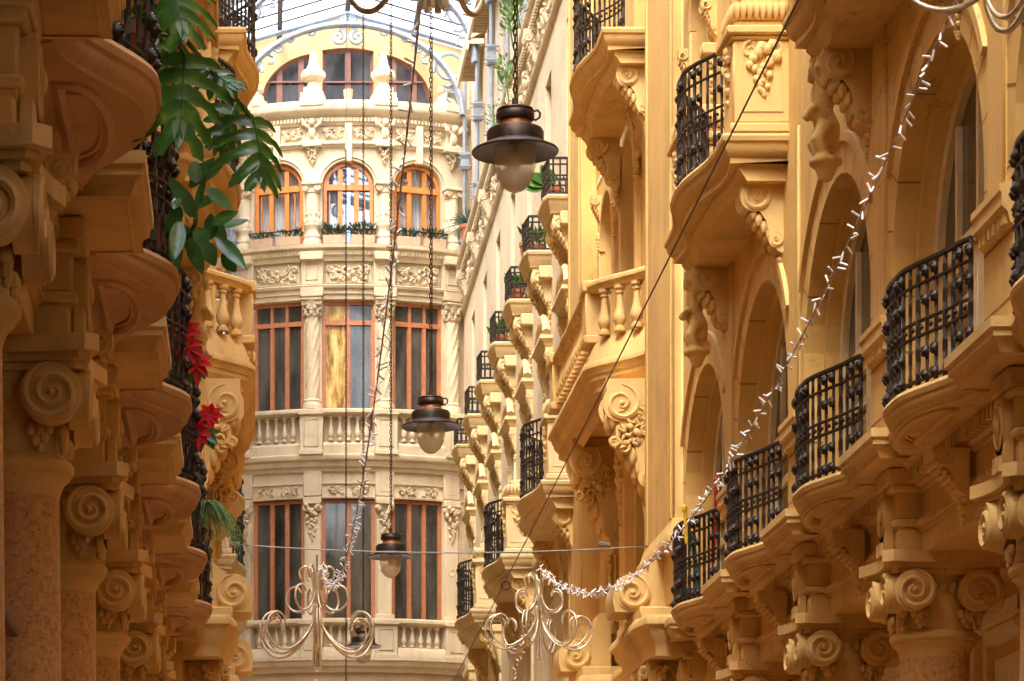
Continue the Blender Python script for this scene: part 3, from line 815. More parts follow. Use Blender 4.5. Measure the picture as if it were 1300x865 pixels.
    for yc in (27.3,29.2,30.75):
        lt = MB(M)
        lt.cbox((-.14,yc-.2,3.36),(-.02,yc+.2,5.7)); lt.cbox((-.14,yc-.24,5.55),(.02,yc+.24,5.64)); drop(lt,.3,.7,.08,T(-.02,yc,5.5) @ FP,int(yc))
        lt.cbox((-.14,yc-.24,3.9),(.01,yc+.24,4.0))
        lt.build('pilaster', STONE, root)
    return root

DP = 2.457
def build_far(M, side):
    X = (XR if side > 0 else XL)
    lab = {1:'pale far wing with rows of little iron balconies under a carved frieze',
           -1:'mostly hidden far wing, only its edge showing between philodendron and bowed facade'}[side]
    root = thing('wing_building', lab, 'building', (X,42,GZ))
    y0,y1 = 33.3, 52.5
    ys = [34.1-.35+DP*k for k in range(7)]        # bay centres
    w = MB(M)
    wall_open(w, y0, y1, GZ, 3.3, [(c,.6,GZ,2.4,False) for c in ys], steps=((.25,0),))
    wall_open(w, y0, y1, 3.3, 5.9, [(c,.42,3.5,5.4,False) for c in ys], steps=((.25,0),))
    wall_open(w, y0, y1, 5.9, 9.0, [(c,.38,6.1,7.9,False) for c in ys], steps=((.25,0),))
    wall_open(w, y0, y1, 9.0, 12.0, [(c,.36,9.3,11.55,False) for c in ys], steps=((.25,0),))
    w.build('wall', CREAM2, root)
    # carved frieze between two cornices
    fz = MB(M)
    fz.sweep([(-.02,y0-8),(-.02,y1)], [(-.1,11.98),(.02,11.98),(.05,12.0),(.08,12.06),(.08,12.1),(.04,12.12),(.03,12.14),(.03,12.62),(.05,12.63),(.08,12.68),(.08,12.72),(.14,12.76),(.17,12.82),(.17,12.88),(-.1,12.89)])
    y = y0-8
    while y < y1: fz.box((.06,y,12.63),(.11,y+.06,12.69)); y += .12
    fz.build('frieze', CREAM, root)
    for k in range(-3,8):
        cv = MB(M)
        yc = ys[0]+DP*k+.2; foliage(cv, 1.9, .44, .07, T(.02,yc,12.38) @ FP, k)
        drop(cv,.2,.4,.09,T(.02,yc+DP/2,12.6) @ FP,k); console(cv,.2,.5,.16,T(-.02,yc+DP/2,12.62))
        cv.build_split('carved_relief', CREAM, root, .03)
    # attic with posts and open shutters
    at = MB(M)
    wall_open(at, y0-8, y1, 12.85, 17.2, [(c,.5,13.2,15.3,True) for c in ys], o=-.12, steps=((.2,0),))
    at.build('attic_wall', CREAM, root)
    for o_ in range(7):
        f,g = arch_door(M, ys[o_], .5, 13.2, 15.3, -.3, CRW, PANE); d = f.build('attic_window', CRW, root); g.build('pane', PANE, d)
    first = None
    aw = MB(M); c = ys[0]                         # boarded canopy between two posts
    aw.prism([(-.12,16.05),(.20,15.86),(.20,15.62),(.16,15.62),(.12,15.80),(-.12,15.94)], -1.02, 1.02, T(0,c,0) @ FB)
    for i in range(16): aw.box((-.1,c-1.0+i*.128,15.72),(.13,c-.96+i*.128,15.80))
    a0 = aw.build('boarded_canopy', CRW, root)
    for k in range(1,7): copy_tree(a0, root, (0,DP*k,0))
    dw = None
    for i,c in enumerate(ys[:1]):
        f,g = plain_window(M, c, .36, 9.3, 11.55, -.24); d = f.build('window', BRNW, root); g.build('pane', PANE, d)
        f,g = plain_window(M, c, .38, 6.1, 7.9, -.24); e = f.build('window', BRNW, root); g.build('pane', PANE, e)
        f,g = plain_window(M, c, .42, 3.5, 5.4, -.24); h = f.build('window', BRNW, root); g.build('pane', PANE, h)
        f,g = plain_window(M, c, .6, GZ, 2.4, -.24); hh = f.build('door', BRNW, root); g.build('pane', PANE, hh)
        # small balcony: slab, carved bracket, iron rail
        sb = MB(M)
        sb.slab([(-.02,c-.46),(.30,c-.46),(.34,c-.3),(.34,c+.3),(.30,c+.46),(-.02,c+.46)], [(0,9.3),(.01,9.28),(0,9.25),(-.02,9.24),(-.04,9.18),(-.08,9.14),(-.09,9.1)], -.02)
        sbo = sb.build('small_balcony', STONE2, root)
        br = MB(M)
        for s in (-.3,.3): console(br, .25,.48,.15,T(-.02,c+s,9.1)); drop(br,.14,.3,.05,T(.0,c+s,8.62) @ FP,3)
        br.cbox((-.02,c-.5,8.95),(.16,c+.5,9.1)); foliage(br,.5,.24,.06,T(.17,c,9.0) @ FP,2)
        br.build('bracket', STONE2, sbo)
        r = MB(M); railing_mesh(r, [(.0,c-.43),(.28,c-.43),(.31,c),(.28,c+.43),(.0,c+.43)], 9.3, .42, .075, knobs=False)
        r.build('railing', IRON, sbo)
        hd = MB(M)                                # window hood with broken pediment and consoles
        n = 10
        pth = [(.0,c-.52)]+[(.13,c-.52),(.13,c+.52),(.0,c+.52)]
        hd.sweep(pth, [(-.12,8.25),(.02,8.25),(.03,8.2),(-.01,8.17),(-.03,8.12),(-.12,8.1)])
        for s in (-1,1):
            a = [(c+s*(.55-.45*i/n), 8.27+.28*sin(pi/2*i/n)) for i in range(n+1)]
            hd.tube([(.08,p[0],p[1]) for p in a], [.055-.002*i for i in range(n+1)], 6)
            hd.volute(.08,.1,T(.11,c+s*.1,8.5) @ FP,1.5,s)
            console(hd,.11,.4,.11,T(-.02,c+s*.46,8.1)); drop(hd,.11,.4,.04,T(.0,c+s*.46,7.7) @ FP,1)
            hd.cbox((-.02,c+s*.46-.06,6.1),(.03,c+s*.46+.06,7.6))
        ho = hd.build('window_hood', STONE2, root)
        hb = MB(M); hb.cbox((-.02,c-.6,5.55),(.14,c+.6,5.66)); 
        for s in (-1,1): console(hb,.13,.6,.14,T(-.02,c+s*.5,5.55)); hb.cbox((-.02,c+s*.5-.07,3.45),(.03,c+s*.5+.07,4.95))
        hbo = hb.build('window_surround', STONE2, root)
        for k in range(1,7):
            for o in (d,e,h,hh,sbo,ho,hbo): copy_tree(o, root, (0,DP*k,0))
    ub = add_unit(root, M, 33.95, 5.9, (STONE2,), fig=False, rail_h=.85)
    copy_tree(ub, root, (0,5.3,0)); copy_tree(ub, root, (0,10.5,0))
    c = MB(M); c.sweep([(-.02,y0),(-.02,y1)], [(-.1,3.4),(.28,3.4),(.3,3.36),(.26,3.3),(.22,3.22),(.1,3.15),(-.1,3.13)])
    c.build('cornice', STONE, root)
    return root
for sd,MM in ((1,MR),(-1,ML)):
    build_arcade(MM, sd); build_pavilion(MM if sd > 0 else T(.15,0,0) @ MM, sd); build_far(MM, sd)
# ------------------------------------------------------------------ bowed facade closing the passage
XC, RB, YC = 1.66, 4.0, 50.2
def ZE(v): return (1280-v)*YC/3700
def fr(th, out=0, z=0):                          # local x along the bow, y outwards, z up
    return Matrix(((cos(th),sin(th),0,XC+(RB+out)*sin(th)),(sin(th),-cos(th),0,YC+RB-(RB+out)*cos(th)),(0,0,1,z),(0,0,0,1)))
FO = Matrix(((1,0,0,0),(0,0,1,0),(0,1,0,0),(0,0,0,1)))     # local xy-up-out on that frame
def band(mb, prof, t0=-.56, t1=.56, n=36):
    vs = []; m = len(prof)
    for i in range(n+1):
        t = t0+(t1-t0)*i/n
        for d,z in prof: vs.append((XC+(RB+d)*sin(t), YC+RB-(RB+d)*cos(t), z))
    fs = [(i*m+k,(i+1)*m+k,(i+1)*m+k+1,i*m+k+1) for i in range(n) for k in range(m-1)]
    fs += [tuple(range(m)), tuple(range((n+1)*m-1,n*m-1,-1))]
    mb.add(vs, fs)
COLS = [-.462,-.154,.154,.462]; BAYT = [-.308,0,.308]
fac = thing('end_building', 'cream bowed facade with orange and terracotta window frames closing the passage', 'building', (XC,YC,GZ))
# --- masonry: each storey wall is a set of curved piers and spandrels round the openings
wl = MB()
def cwall(z0, z1, hw, zb, zt, arch=False, o=0., dep=.22):
    for i in range(4):                            # piers
        a = (-.56 if i == 0 else BAYT[i-1]+hw/RB); b = (.56 if i == 3 else BAYT[i]-hw/RB)
        band(wl, [(o-dep,z0),(o,z0),(o,z1),(o-dep,z1)], a, b, 6)
    for t in BAYT:
        if zb > z0+.01: band(wl, [(o-dep,z0),(o,z0),(o,zb),(o-dep,zb)], t-hw/RB, t+hw/RB, 6)
        if not arch: 
            if z1 > zt+.01: band(wl, [(o-dep,zt),(o,zt),(o,z1),(o-dep,z1)], t-hw/RB, t+hw/RB, 6)
        else:
            n = 20; vs = []; zs = zt-hw
            for i in range(n+1):
                a = pi*i/n; x = -hw*cos(a); th = t+x/RB; z = zs+hw*sin(a)
                for d,zz in ((o,z),(o,z1),(o-dep,z1),(o-dep,z)): vs.append((XC+(RB+d)*sin(th), YC+RB-(RB+d)*cos(th), zz))
            wl.add(vs, [(i*4+k,(i+1)*4+k,(i+1)*4+(k+1)%4,i*4+(k+1)%4) for i in range(n) for k in range(4)])
cwall(GZ, 5.82, .62, GZ, 4.6, True)
cwall(5.82, 9.3, .47, 6.66, 8.78)
cwall(9.3, 13.0, .46, 10.28, 12.19)
cwall(13.0, 15.35, .45, 13.12, 14.60, True)
wl.build('wall', CREAM, fac)
cn = MB()
band(cn, [(-.1,5.78),(.10,5.78),(.12,5.84),(.2,5.88),(.22,5.95),(.26,5.97),(.26,6.02),(-.1,6.03)])
band(cn, [(-.1,6.03),(.2,6.03),(.2,6.14),(.16,6.2),(.06,6.21),(-.1,6.21)])
band(cn, [(-.1,8.78),(.02,8.78),(.03,8.81),(.0,8.82),(.0,9.02),(.04,9.03),(.04,9.06),(-.1,9.07)])
band(cn, [(-.1,9.24),(.05,9.24),(.06,9.3),(.12,9.32),(.14,9.4),(.2,9.42),(.22,9.46),(.22,9.5),(.19,9.52),(-.1,9.53)])
band(cn, [(-.1,9.53),(.15,9.53),(.16,9.68),(.1,9.74),(-.1,9.75)])
band(cn, [(-.1,12.2),(.05,12.2),(.06,12.28),(.09,12.29),(.09,12.36),(.14,12.38),(.16,12.42),(.12,12.44),(.05,12.45),(-.1,12.45)])
band(cn, [(-.1,12.86),(.06,12.86),(.08,12.93),(.12,12.95),(.13,13.03),(.20,13.06),(.21,13.12),(-.1,13.13)])
band(cn, [(-.1,14.82),(.03,14.82),(.05,14.85),(.09,14.87),(.09,14.91),(.03,14.93),(-.1,14.94)])
band(cn, [(-.1,15.2),(.03,15.2),(.05,15.24),(.06,15.33),(.12,15.36),(.18,15.42),(.20,15.45),(.20,15.50),(.10,15.52),(.10,15.62),(-.1,15.63)])
cn.build_split('cornice', CREAM, fac, .004)
dn = MB(); dn2 = MB()
t = -.55
while t < .55:
    A = fr(t); dn.box((-.018,.03,15.25),(.018,.10,15.31),A)
    dn2.box((-.012,.07,12.955),(.012,.15,13.01),A)
    t += .0155
dn.build('dentils', CREAM, fac); dn2.build('dentils', CREAM, fac)
# --- columns, pilasters, dies
for i,t in enumerate(COLS):
    pl = MB(); ca = MB(); dr_ = MB()
    A = fr(t)
    # ground-level pilaster storey with pendant capitals
    dr_.cbox((-.13,-.02,6.74),(.13,.05,8.42),.008,A); pl.cbox((-.17,-.02,6.62),(.17,.09,6.78),.01,A)
    pl.cbox((-.16,-.02,8.68),(.16,.10,8.80),.01,A); drop(ca,.28,.62,.09,A @ T(0,.05,8.66) @ FO,i)
    for s in (-1,1): ca.volute(.06,.05,A @ T(s*.11,.08,8.62) @ FO,1.4,s)
    ca.tube([(.06*cos(k*pi/5),.05,7.55+.06*sin(k*pi/5)) for k in range(10)],.014,5,A,closed=True)
    pl.cbox((-.16,-.02,8.82),(.16,.06,9.24),.01,A); pl.box((-.09,.055,8.9),(.09,.067,9.18),A)
    # dies of the balustrades
    for z0,z1 in ((6.02,6.6),(9.52,10.2)):
        pl.cbox((-.2,-.02,z0),(.2,.22,z1),.01,A); pl.tube([(-.12,.222,z0+.12),(.12,.222,z0+.12),(.12,.222,z1-.1),(-.12,.222,z1-.1)],.012,4,A,closed=True)
        pl.cbox((-.21,-.02,z0-.02),(.21,.26,z0+.06),.01,A)
    # twisted corinthian column
    B = A @ T(0,.04,0); c = MB(B); n = 46
    vs = []; seg = 26
    for j in range(n+1):
        z = 10.48+(11.90-10.48)*j/n
        for k in range(seg):
            a = 2*pi*k/seg; r = .118+.012*sin(7*a+j*.62); vs.append((r*cos(a),r*sin(a),z))
    c.add(vs,[(j*seg+k,j*seg+(k+1)%seg,(j+1)*seg+(k+1)%seg,(j+1)*seg+k) for j in range(n) for k in range(seg)])
    c.lathe([(.17,10.30),(.17,10.36),(.16,10.40),(.14,10.42),(.15,10.45),(.13,10.48)],seg=20)
    c.build('twisted_column', CREAM, fac)
    k = MB(B); k.lathe([(.13,11.89),(.145,11.91),(.12,11.93),(.13,12.1),(.17,12.17)],seg=16)
    for lv,(zz,rr) in enumerate(((11.96,.14),(12.05,.155))):
        for q in range(8):
            a = 2*pi*(q+.5*lv)/8; k.ball((rr*cos(a),rr*sin(a),zz),(.035,.035,.06),6,5)
            k.ball((rr*1.14*cos(a),rr*1.14*sin(a),zz+.045),(.026,.026,.02),6,4)
    for s in (-1,1): k.volute(.05,.05,T(s*.13,.13,12.13) @ FO,1.4,s)
    k.cbox((-.18,-.16,12.165),(.18,.17,12.20))
    k.build('corinthian_capital', CREAM, fac)
    # frieze die and ionic column above
    pl.cbox((-.19,-.02,12.45),(.19,.09,12.87),.01,A); pl.tube([(-.10,.09,12.53),(.10,.09,12.53),(.10,.09,12.8),(-.10,.09,12.8)],.012,4,A,closed=True)
    pl.cbox((-.2,-.02,12.86),(.2,.20,13.0),.01,A); pl.cbox((-.2,-.02,12.24),(.2,.15,12.4),.01,A)
    c = MB(B)
    c.lathe([(.17,13.12),(.17,13.2),(.15,13.23),(.16,13.27),(.13,13.31),(.125,13.4),(.15,13.44),(.155,13.47),(.128,13.50),(.118,13.9),(.112,14.02),(.13,14.03),(.13,14.05),(.113,14.06),(.113,14.12)],seg=20)
    for q in range(10):
        a = 2*pi*q/10; c.ball((.13*cos(a),.13*sin(a),13.53),(.03,.03,.07),6,5)
    for q in range(5): c.ball((.12*cos(.4+q*.6),.12*sin(.4+q*.6),13.66),(.03,.02,.04),6,4)
    for s in (-1,1): c.volute(.062,.1,T(s*.105,.13,14.10) @ FO,1.8,s)
    c.cbox((-.17,-.15,14.15),(.17,.16,14.21)); c.cbox((-.14,-.13,14.12),(.14,.12,14.16))
    c.build('ionic_column', CREAM, fac)
    # winged figure console in the top frieze
    ca.ball((0,.16,15.22),(.055,.06,.07),8,6,A); ca.ball((0,.11,15.06),(.07,.06,.12),8,6,A)
    for s in (-1,1):
        ca.tube([(s*.05,.10,15.14),(s*.13,.13,15.2),(s*.17,.1,15.3),(s*.10,.1,15.26)],[.035,.045,.03,.015],6,A)
        ca.tube([(s*.04,.1,14.98),(s*.09,.12,14.92),(s*.05,.1,14.9)],.03,5,A)
    pl.cbox((-.17,-.02,14.82),(.17,.15,14.93),.01,A); drop(ca,.2,.28,.08,A @ T(0,.04,14.82) @ FO,i)
    pl.cbox((-.11,-.02,14.93),(.11,.07,15.22),.01,A); pl.cbox((-.2,-.02,15.5),(.2,.22,15.64),.01,A)
    pl.build_split('die', CREAM, fac); ca.build_split('carved_capital', CREAM, fac); dr_.build('pilaster', CREAM, fac)

# --- carved panels
for i,t in enumerate(BAYT):
    A = fr(t)
    p = MB(A); foliage(p, .76, .36, .085, T(0,.015,12.655) @ FO, i); p.tube([(-.40,.005,12.49),(.40,.005,12.49),(.40,.005,12.83),(-.40,.005,12.83)],.012,4,closed=True)
    p.build('relief_panel', CREAM, fac)
    p = MB(A); foliage(p, .80, .18, .06, T(0,.01,8.92) @ FO, i+5, head=False); p.build_split('leaf_frieze', CREAM, fac, .06)
    p = MB(A); 
    for s in (-1,1): foliage(p, .34, .24, .06, T(s*.26,.01,15.07) @ FO, i+9, head=False)
    p.cbox((-.06,-.01,14.56),(.06,.10,15.22)); p.build('scroll_relief', CREAM, fac)
    p = MB(A); arc = [(.52*-cos(pi*k/20),.012,14.15+.52*sin(pi*k/20)) for k in range(21)]
    p.tube(arc,.03,6); p.tube([(.47*-cos(pi*k/20),.0,14.15+.47*sin(pi*k/20)) for k in range(21)],.02,6)
    p.build('archivolt', CREAM, fac)
    s_ = MB(A); s_.box((-.44,-.10,9.08),(.44,-.06,9.24)); s_.build('transom_panel', PANE, fac)
# --- windows
def rect_win(A, hw, z0, z1, zt, mull, mat, panes, depth=-.12):
    f = MB(A); b = .062
    f.box((-hw,depth-.03,z0),(-hw+b,depth+.04,z1)); f.box((hw-b,depth-.03,z0),(hw,depth+.04,z1))
    f.box((-hw+b,depth-.03,z1-b),(hw-b,depth+.038,z1)); f.box((-hw+b,depth-.03,z0),(hw-b,depth+.038,z0+b*1.2))
    xs = [-hw+b]+list(mull)+[hw-b]
    for x in mull: f.box((x-.026,depth-.02,z0+b),(x+.026,depth+.045,z1-b))
    if zt: f.box((-hw+b,depth-.02,zt-.04),(hw-b,depth+.05,zt+.04))
    w = f.build('window', mat, fac, smooth=20)
    zz = [z0+b,zt,z1-b] if zt else [z0+b,z1-b]
    for r in range(len(zz)-1):
        for i in range(len(xs)-1):
            m = MB(A); a,c = xs[i]-.01,xs[i+1]+.01
            m.add([(a,depth,zz[r]-.01),(c,depth,zz[r]-.01),(c,depth,zz[r+1]+.01),(a,depth,zz[r+1]+.01)],[(0,1,2,3)])
            m.build('pane', panes[r][i] if isinstance(panes,list) else panes, w)
    s = MB(A)                                     # inner sash lines
    for i in range(len(xs)-1):
        a,c = xs[i]+(.026 if i else 0),xs[i+1]-(.026 if i < len(xs)-2 else 0)
        zt_ = (zt-.04) if zt else z1-b
        for u0,u1,v0,v1 in ((a,a+.014,z0+b*1.2,zt_),(c-.014,c,z0+b*1.2,zt_)): s.box((u0,depth-.01,v0),(u1,depth+.025,v1))
    s.build('sash', mat, w, smooth=20)
    return w
for i,t in enumerate(BAYT):
    A = fr(t)
    mu = [0.] if i == 1 else [-.13,.14]
    rect_win(A,.46,10.28,12.19,11.82,mu,REDW,[[GOLDREFL,PANE],[GOLDREFL,PANE]] if i == 1 else PANE)
    rect_win(A,.47,6.66,8.78,None,mu,REDW,PANE)
    # arched window with curtains
    f = MB(A @ Matrix(((0,1,0,0),(1,0,0,0),(0,0,1,0),(0,0,0,1)))); hw = .43; zs = 14.15; zb = 13.13
    f.box((-.15,-hw,zb),(-.08,-hw+.06,zs)); f.box((-.15,hw-.06,zb),(-.08,hw,zs)); arc_bar(f,0,zs,hw-.06,hw,-.15,-.08); f.box((-.16,-hw+.06,zs-.05),(-.05,hw-.06,zs+.05)); f.box((-.15,-hw+.06,zb),(-.08,hw-.06,zb+.08))
    for y in (-.14,.14): f.box((-.14,y-.04,zb),(-.07,y+.04,zs+.32))
    for y in (-.30,.30): f.box((-.13,y-.03,zb),(-.09,y-.01,zs))
    w = f.build('arched_window', ORW, fac, smooth=25)
    g = MB(A); n = 18; g.add([(-.42,-.115,zb),]+[(-.42*cos(pi*k/n),-.115,zs+.42*sin(pi*k/n)) for k in range(n+1)]+[(.42,-.115,zb)],[tuple(range(n+3))]); g.build('pane', MIRR if i == 1 else CLEAR, w)
    if True:
        cu = MB(A); vs = []; m = 60
        for k in range(m+1):
            x = -.44+.88*k/m; y = -.24+.022*sin(k*1.25)+.012*sin(k*.53+i)
            vs += [(x,y,13.08),(x,y,14.6)]
        cu.add(vs,[(2*k,2*k+2,2*k+3,2*k+1) for k in range(m) if not (i == 1 and 27 < k < 33)]); cu.build('curtain', CURT, w)
# --- balustrades
for z0,z1 in ((6.21,6.60),(9.75,10.20)):
    for i,t in enumerate(BAYT):
        rl = MB(); a = .154-.2/RB
        zt = z1+.02
        band(rl, [(-.02,zt-.05),(.12,zt-.05),(.20,zt-.02),(.24,zt),(.24,zt+.05),(.22,zt+.07),(-.02,zt+.07)], t-a-.006, t+a+.006, 8)
        b = rl.build('balustrade', CREAM, fac)
        for k in range(5):
            q = MB(fr(t+(k-2)*.037)); baluster(q,(0,.11,z0),zt-.05-z0,.055,10); q.build('baluster', CREAM, b)
for t in COLS:
    for z in (6.6,10.2):
        pass
for t in COLS:
    for z in (6.58,10.18): cp = MB(); cp.cbox((-.23,-.02,z),(.23,.27,z+.1),.015,fr(t)); cp.build('die_cap', CREAM, fac)
# --- attic gable with three-part lunette, urns
GY = 51.35
ga = MB()
x0,x1 = -1.0,4.4; ro = .0
zsill = 15.9
def gz(x): return 17.5-.298*abs(x-XC)
wins = []
# wall outline with openings built column by column
xs = [x0,XC-1.50,XC-.52,XC-.42,XC+.48,XC+.58,XC+1.50,x1]
op = [None,'l',None,'c',None,'r',None]
def zt_of(kind,x):
    if kind == 'c': return 16.92-.05*((x-XC)/.45)**2
    d = abs(x-XC); return 15.86+ .96*sqrt(max(0,1-((d-.5)/1.02)**2))
for a,b,k in zip(xs,xs[1:],op):
    m = 12
    for i in range(m):
        xa,xb = lerp(a,b,i/m),lerp(a,b,(i+1)/m)
        zA,zB = (zsill-.4,)*2 if k is None else (zt_of(k,xa),zt_of(k,xb))
        ga.add([(xa,GY,zA),(xb,GY,zB),(xb,GY,gz(xb)),(xa,GY,gz(xa))],[(0,1,2,3)])
        if k: ga.add([(xa,GY,zA),(xb,GY,zB),(xb,GY+.25,zB),(xa,GY+.25,zA)],[(0,1,2,3)])
    if k:
        for xx in (a,b): ga.add([(xx,GY,zsill-.4),(xx,GY,zt_of(k,xx)),(xx,GY+.25,zt_of(k,xx)),(xx,GY+.25,zsill-.4)],[(0,1,2,3)])
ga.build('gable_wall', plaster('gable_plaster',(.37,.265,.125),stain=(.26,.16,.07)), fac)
tr = MB(); band(tr,[(-1.6,15.5),(0.1,15.5),(.1,15.54),(-1.6,15.54)]); tr.build('terrace', CREAM, fac)
for a,b,k in zip(xs,xs[1:],op):
    if not k: continue
    f = MB(); m = 14; y = GY+.12
    top = [(lerp(a,b,i/m), zt_of(k,lerp(a,b,i/m))) for i in range(m+1)]
    pts = [(a,zsill-.3)]+top+[(b,zsill-.3)]
    f.tube([(p[0],y,p[1]) for p in pts], .06, 4)
    for fx in ((.33,.72) if k == 'l' else (.28,.67) if k == 'r' else (.5,)):
        x = lerp(a,b,fx); f.box((x-.05,y-.04,zsill-.3),(x+.05,y+.04,zt_of(k,x)))
    f.box((a,y-.07,zsill+.42),(b,y-.045,zsill+.45))
    w = f.build('lunette_window', DKRED, fac, smooth=20)
    g = MB(); g.add([(p[0],y,p[1]) for p in pts],[tuple(range(len(pts)))]); g.build('pane', PANE2, w)
for i,t in enumerate((-.43,-.154,.154,.46)):
    A = fr(t,-.05)
    u = MB(A)
    u.cbox((-.2,-.18,15.60),(.2,.18,15.76)); u.cbox((-.15,-.14,15.76),(.15,.14,15.86))
    if i in (1,2): u.lathe([(.13,15.86),(.10,15.92),(.09,15.97),(.15,16.0),(.19,16.06),(.20,16.12),(.17,16.17),(.12,16.19),(.11,16.24),(.085,16.27),(.075,16.34),(.06,16.44),(.065,16.46),(.03,16.49),(0,16.52)],seg=18)
    else: u.lathe([(.13,15.86),(.19,15.9),(.2,15.95),(.16,16.0),(.05,16.05),(0,16.06)],seg=18)
    for q in range(10):
        a = 2*pi*q/10
        if i in (1,2): u.ball((.17*cos(a),.17*sin(a),16.09),(.05,.05,.07),6,5)
        else: u.ball((.15*cos(a),.15*sin(a),15.95),(.05,.05,.05),6,5)
    u.build('urn_finial', CREAM, fac)
pt = MB(); pt.lathe([(.06,15.63),(.085,15.85),(.09,15.86),(.0,15.86)],(1.66,50.35,0),12)
ob = tag(pt.build('flower_pot', BOXC), 'small pink clay pot standing alone on the parapet under the gable window', 'pot')
# flower boxes on the arched windows' sills
def leafclump(mb, c, rx, ry, h, n, L, seed, up=.6):
    r = random.Random(seed)
    for i in range(n):
        a = r.random()*2*pi; q = sqrt(r.random())
        p = Vector((c[0]+rx*q*cos(a), c[1]+ry*q*sin(a), c[2]+h*r.random()))
        d = Vector((cos(a)*(1-up), sin(a)*(1-up), up*(r.random()+.2))).normalized()
        s = d.cross(Vector((r.random()-.5,r.random()-.5,r.random()))).normalized(); l = L*(.6+.7*r.random())
        mb.add([p, p+d*l*.5+s*l*.2, p+d*l, p+d*l*.5-s*l*.2],[(0,1,2,3)])
LBX = ('clay flower box under the arched window beside the philodendron, %s','clay flower box under the middle arched window, %s','clay flower box under the arched window beside the agave, %s')
LBS = {(0,-1):'outer one with sparse sprigs',(0,1):'inner one of its pair',(1,-1):'the lower bushed of its pair',(1,1):'with the tallest bush',(2,-1):'inner one of its pair',(2,1):'outer one of its pair'}
k = 0
for i,t in enumerate(BAYT):
    rl = MB(fr(t)); rl.tube([(-.46,.21,13.36),(.46,.21,13.36)],.012,5); rl.tube([(-.46,.0,13.36),(-.46,.21,13.36)],.012,5); rl.tube([(.46,.0,13.36),(.46,.21,13.36)],.012,5)
    rl.build('window_guard', IRON, fac)
    for s in (-1,1):
        A = fr(t+s*.058,.10)
        m = MB(A); m.prism([(-.07,0),(.07,0),(.085,.14),(-.085,.14)], -.20, .20, T(0,.02,13.13) @ Matrix(((0,0,1,0),(1,0,0,0),(0,1,0,0),(0,0,0,1))))
        org = tuple((A @ Vector((0,0,13.13))))
        bx = thing('flower_box', LBX[i] % LBS[(i,s)], 'flower box', org, 'flower boxes on the arched window sills')
        m.build('box', BOXC, bx)
        g = MB(A); leafclump(g, (0,.03,13.26), .2, .07, (.05,.16,.1)[i]+.04*(s>0), (70,170,120)[i], .10, k); g.build('foliage', SAGE, bx); k += 1

# ------------------------------------------------------------------ glass roof on iron arches
roof = thing('glass_roof', 'gabled milky glass roof on grey blue iron arches with scrollwork over the passage', 'roof', (XC,30,16.5))
ye0, ye1 = -9, GY-.05
EZ, RZ_ = 16.82, 17.52
for s in (-1,1):
    g = MB(); xe = XC+s*2.35
    n = 24
    for i in range(n):
        a,b = lerp(ye0,ye1,i/n)+.02, lerp(ye0,ye1,(i+1)/n)-.02
        g.add([(XC,a,RZ_),(XC,b,RZ_),(xe,b,EZ),(xe,a,EZ)],[(0,1,2,3)])
    g.build('roof_glass', ROOFG, roof)
DKB = simple('dark_roof_beam',(.07,.06,.05),.6)
y = ye1
while y > 38:
    bars = MB(); bars.tube([(XC-2.4,y,EZ-.02),(XC,y,RZ_-.02),(XC+2.4,y,EZ-.02)],.022,4); bars.build('glazing_bar', DKB, roof)
    y -= .55
for x in (-1.18,0,1.18):
    pu = MB(); z = RZ_-abs(x)*.298-.10; pu.box((XC+x-.045,ye0,z-.09),(XC+x+.045,ye1,z+.02)); pu.build('purlin', DKB, roof)
for s in (-1,1): ed = MB(); ed.box((XC+s*2.35-.08,ye0,EZ-.14),(XC+s*2.35+.08,ye1,EZ-.02)); ed.build('eaves_gutter', ZINC, roof)
def truss(y):
    m = MB(); R = 1.98; n = 30
    pts = [(XC-R*cos(pi*i/n), y, 15.45+1.58*sin(pi*i/n)) for i in range(n+1)]
    for dy in (-.05,.05): m.tube([(p[0],y+dy,p[2]) for p in pts],.045,6)
    m.tube(pts,.06,4)
    for s in (-1,1):
        m.tube([(XC+s*2.1,y,16.62),(XC,y,17.22)],.045,4)
        m.tube([(XC+s*2.02,y,16.66),(XC+s*2.02,y,12.6)],.036,4)
        m.box((XC+s*2.02-.07,y-.07,13.2),(XC+s*2.02+.07,y+.07,13.5)); m.box((XC+s*2.02-.07,y-.07,14.5),(XC+s*2.02+.07,y+.07,14.8))
        for a in (.1,-.1):
            for z in (13.25,13.45,14.55,14.75): m.tube([(XC+s*2.02-.11,y+a,z),(XC+s*2.02+.11,y+a,z)],.015,5)
        c = (XC+s*1.76, 16.32)
        m.tube([(c[0]+.22*cos(2*pi*k/20),y,c[1]-.02+.22*sin(2*pi*k/20)) for k in range(20)],.034,5,closed=True)
        m.tube([(XC+s*p[0],y,p[1]) for p in ((1.93,15.65),(1.86,15.85),(1.72,15.86),(1.70,15.74),(1.78,15.7))],.034,5)
        m.tube([(XC+s*p[0],y,p[1]) for p in ((1.9,16.05),(1.74,15.95),(1.62,15.98))],.024,5)
        m.tube([(XC+s*p[0],y,p[1]) for p in ((1.48,16.2),(1.52,16.42),(1.40,16.52),(1.28,16.46),(1.30,16.36),(1.38,16.36))],.034,5)
        for cx,cz,r,fl in ((1.2,16.62,.10,-1),(1.0,16.78,.08,1),(.62,16.90,.09,-1)): m.tube([(XC+s*p[0],y,p[1]) for p in scroll2d(cx,cz,r,pi*.5,1.4,fl,14)],.022,5)
        for cx,cz,r in ((.16,16.80,.14),(.09,17.12,.06)):
            q = scroll2d(cx,cz,r,pi*.5,1.4,1,16); m.tube([(XC+s*p[0],y,p[1]) for p in q],.036,5)
    return m.build('arch_truss', ZINC, roof)
t0 = truss(GY-.9)
for k in range(1,8): copy_tree(t0, roof, (0,-DP*1.15*k,0))
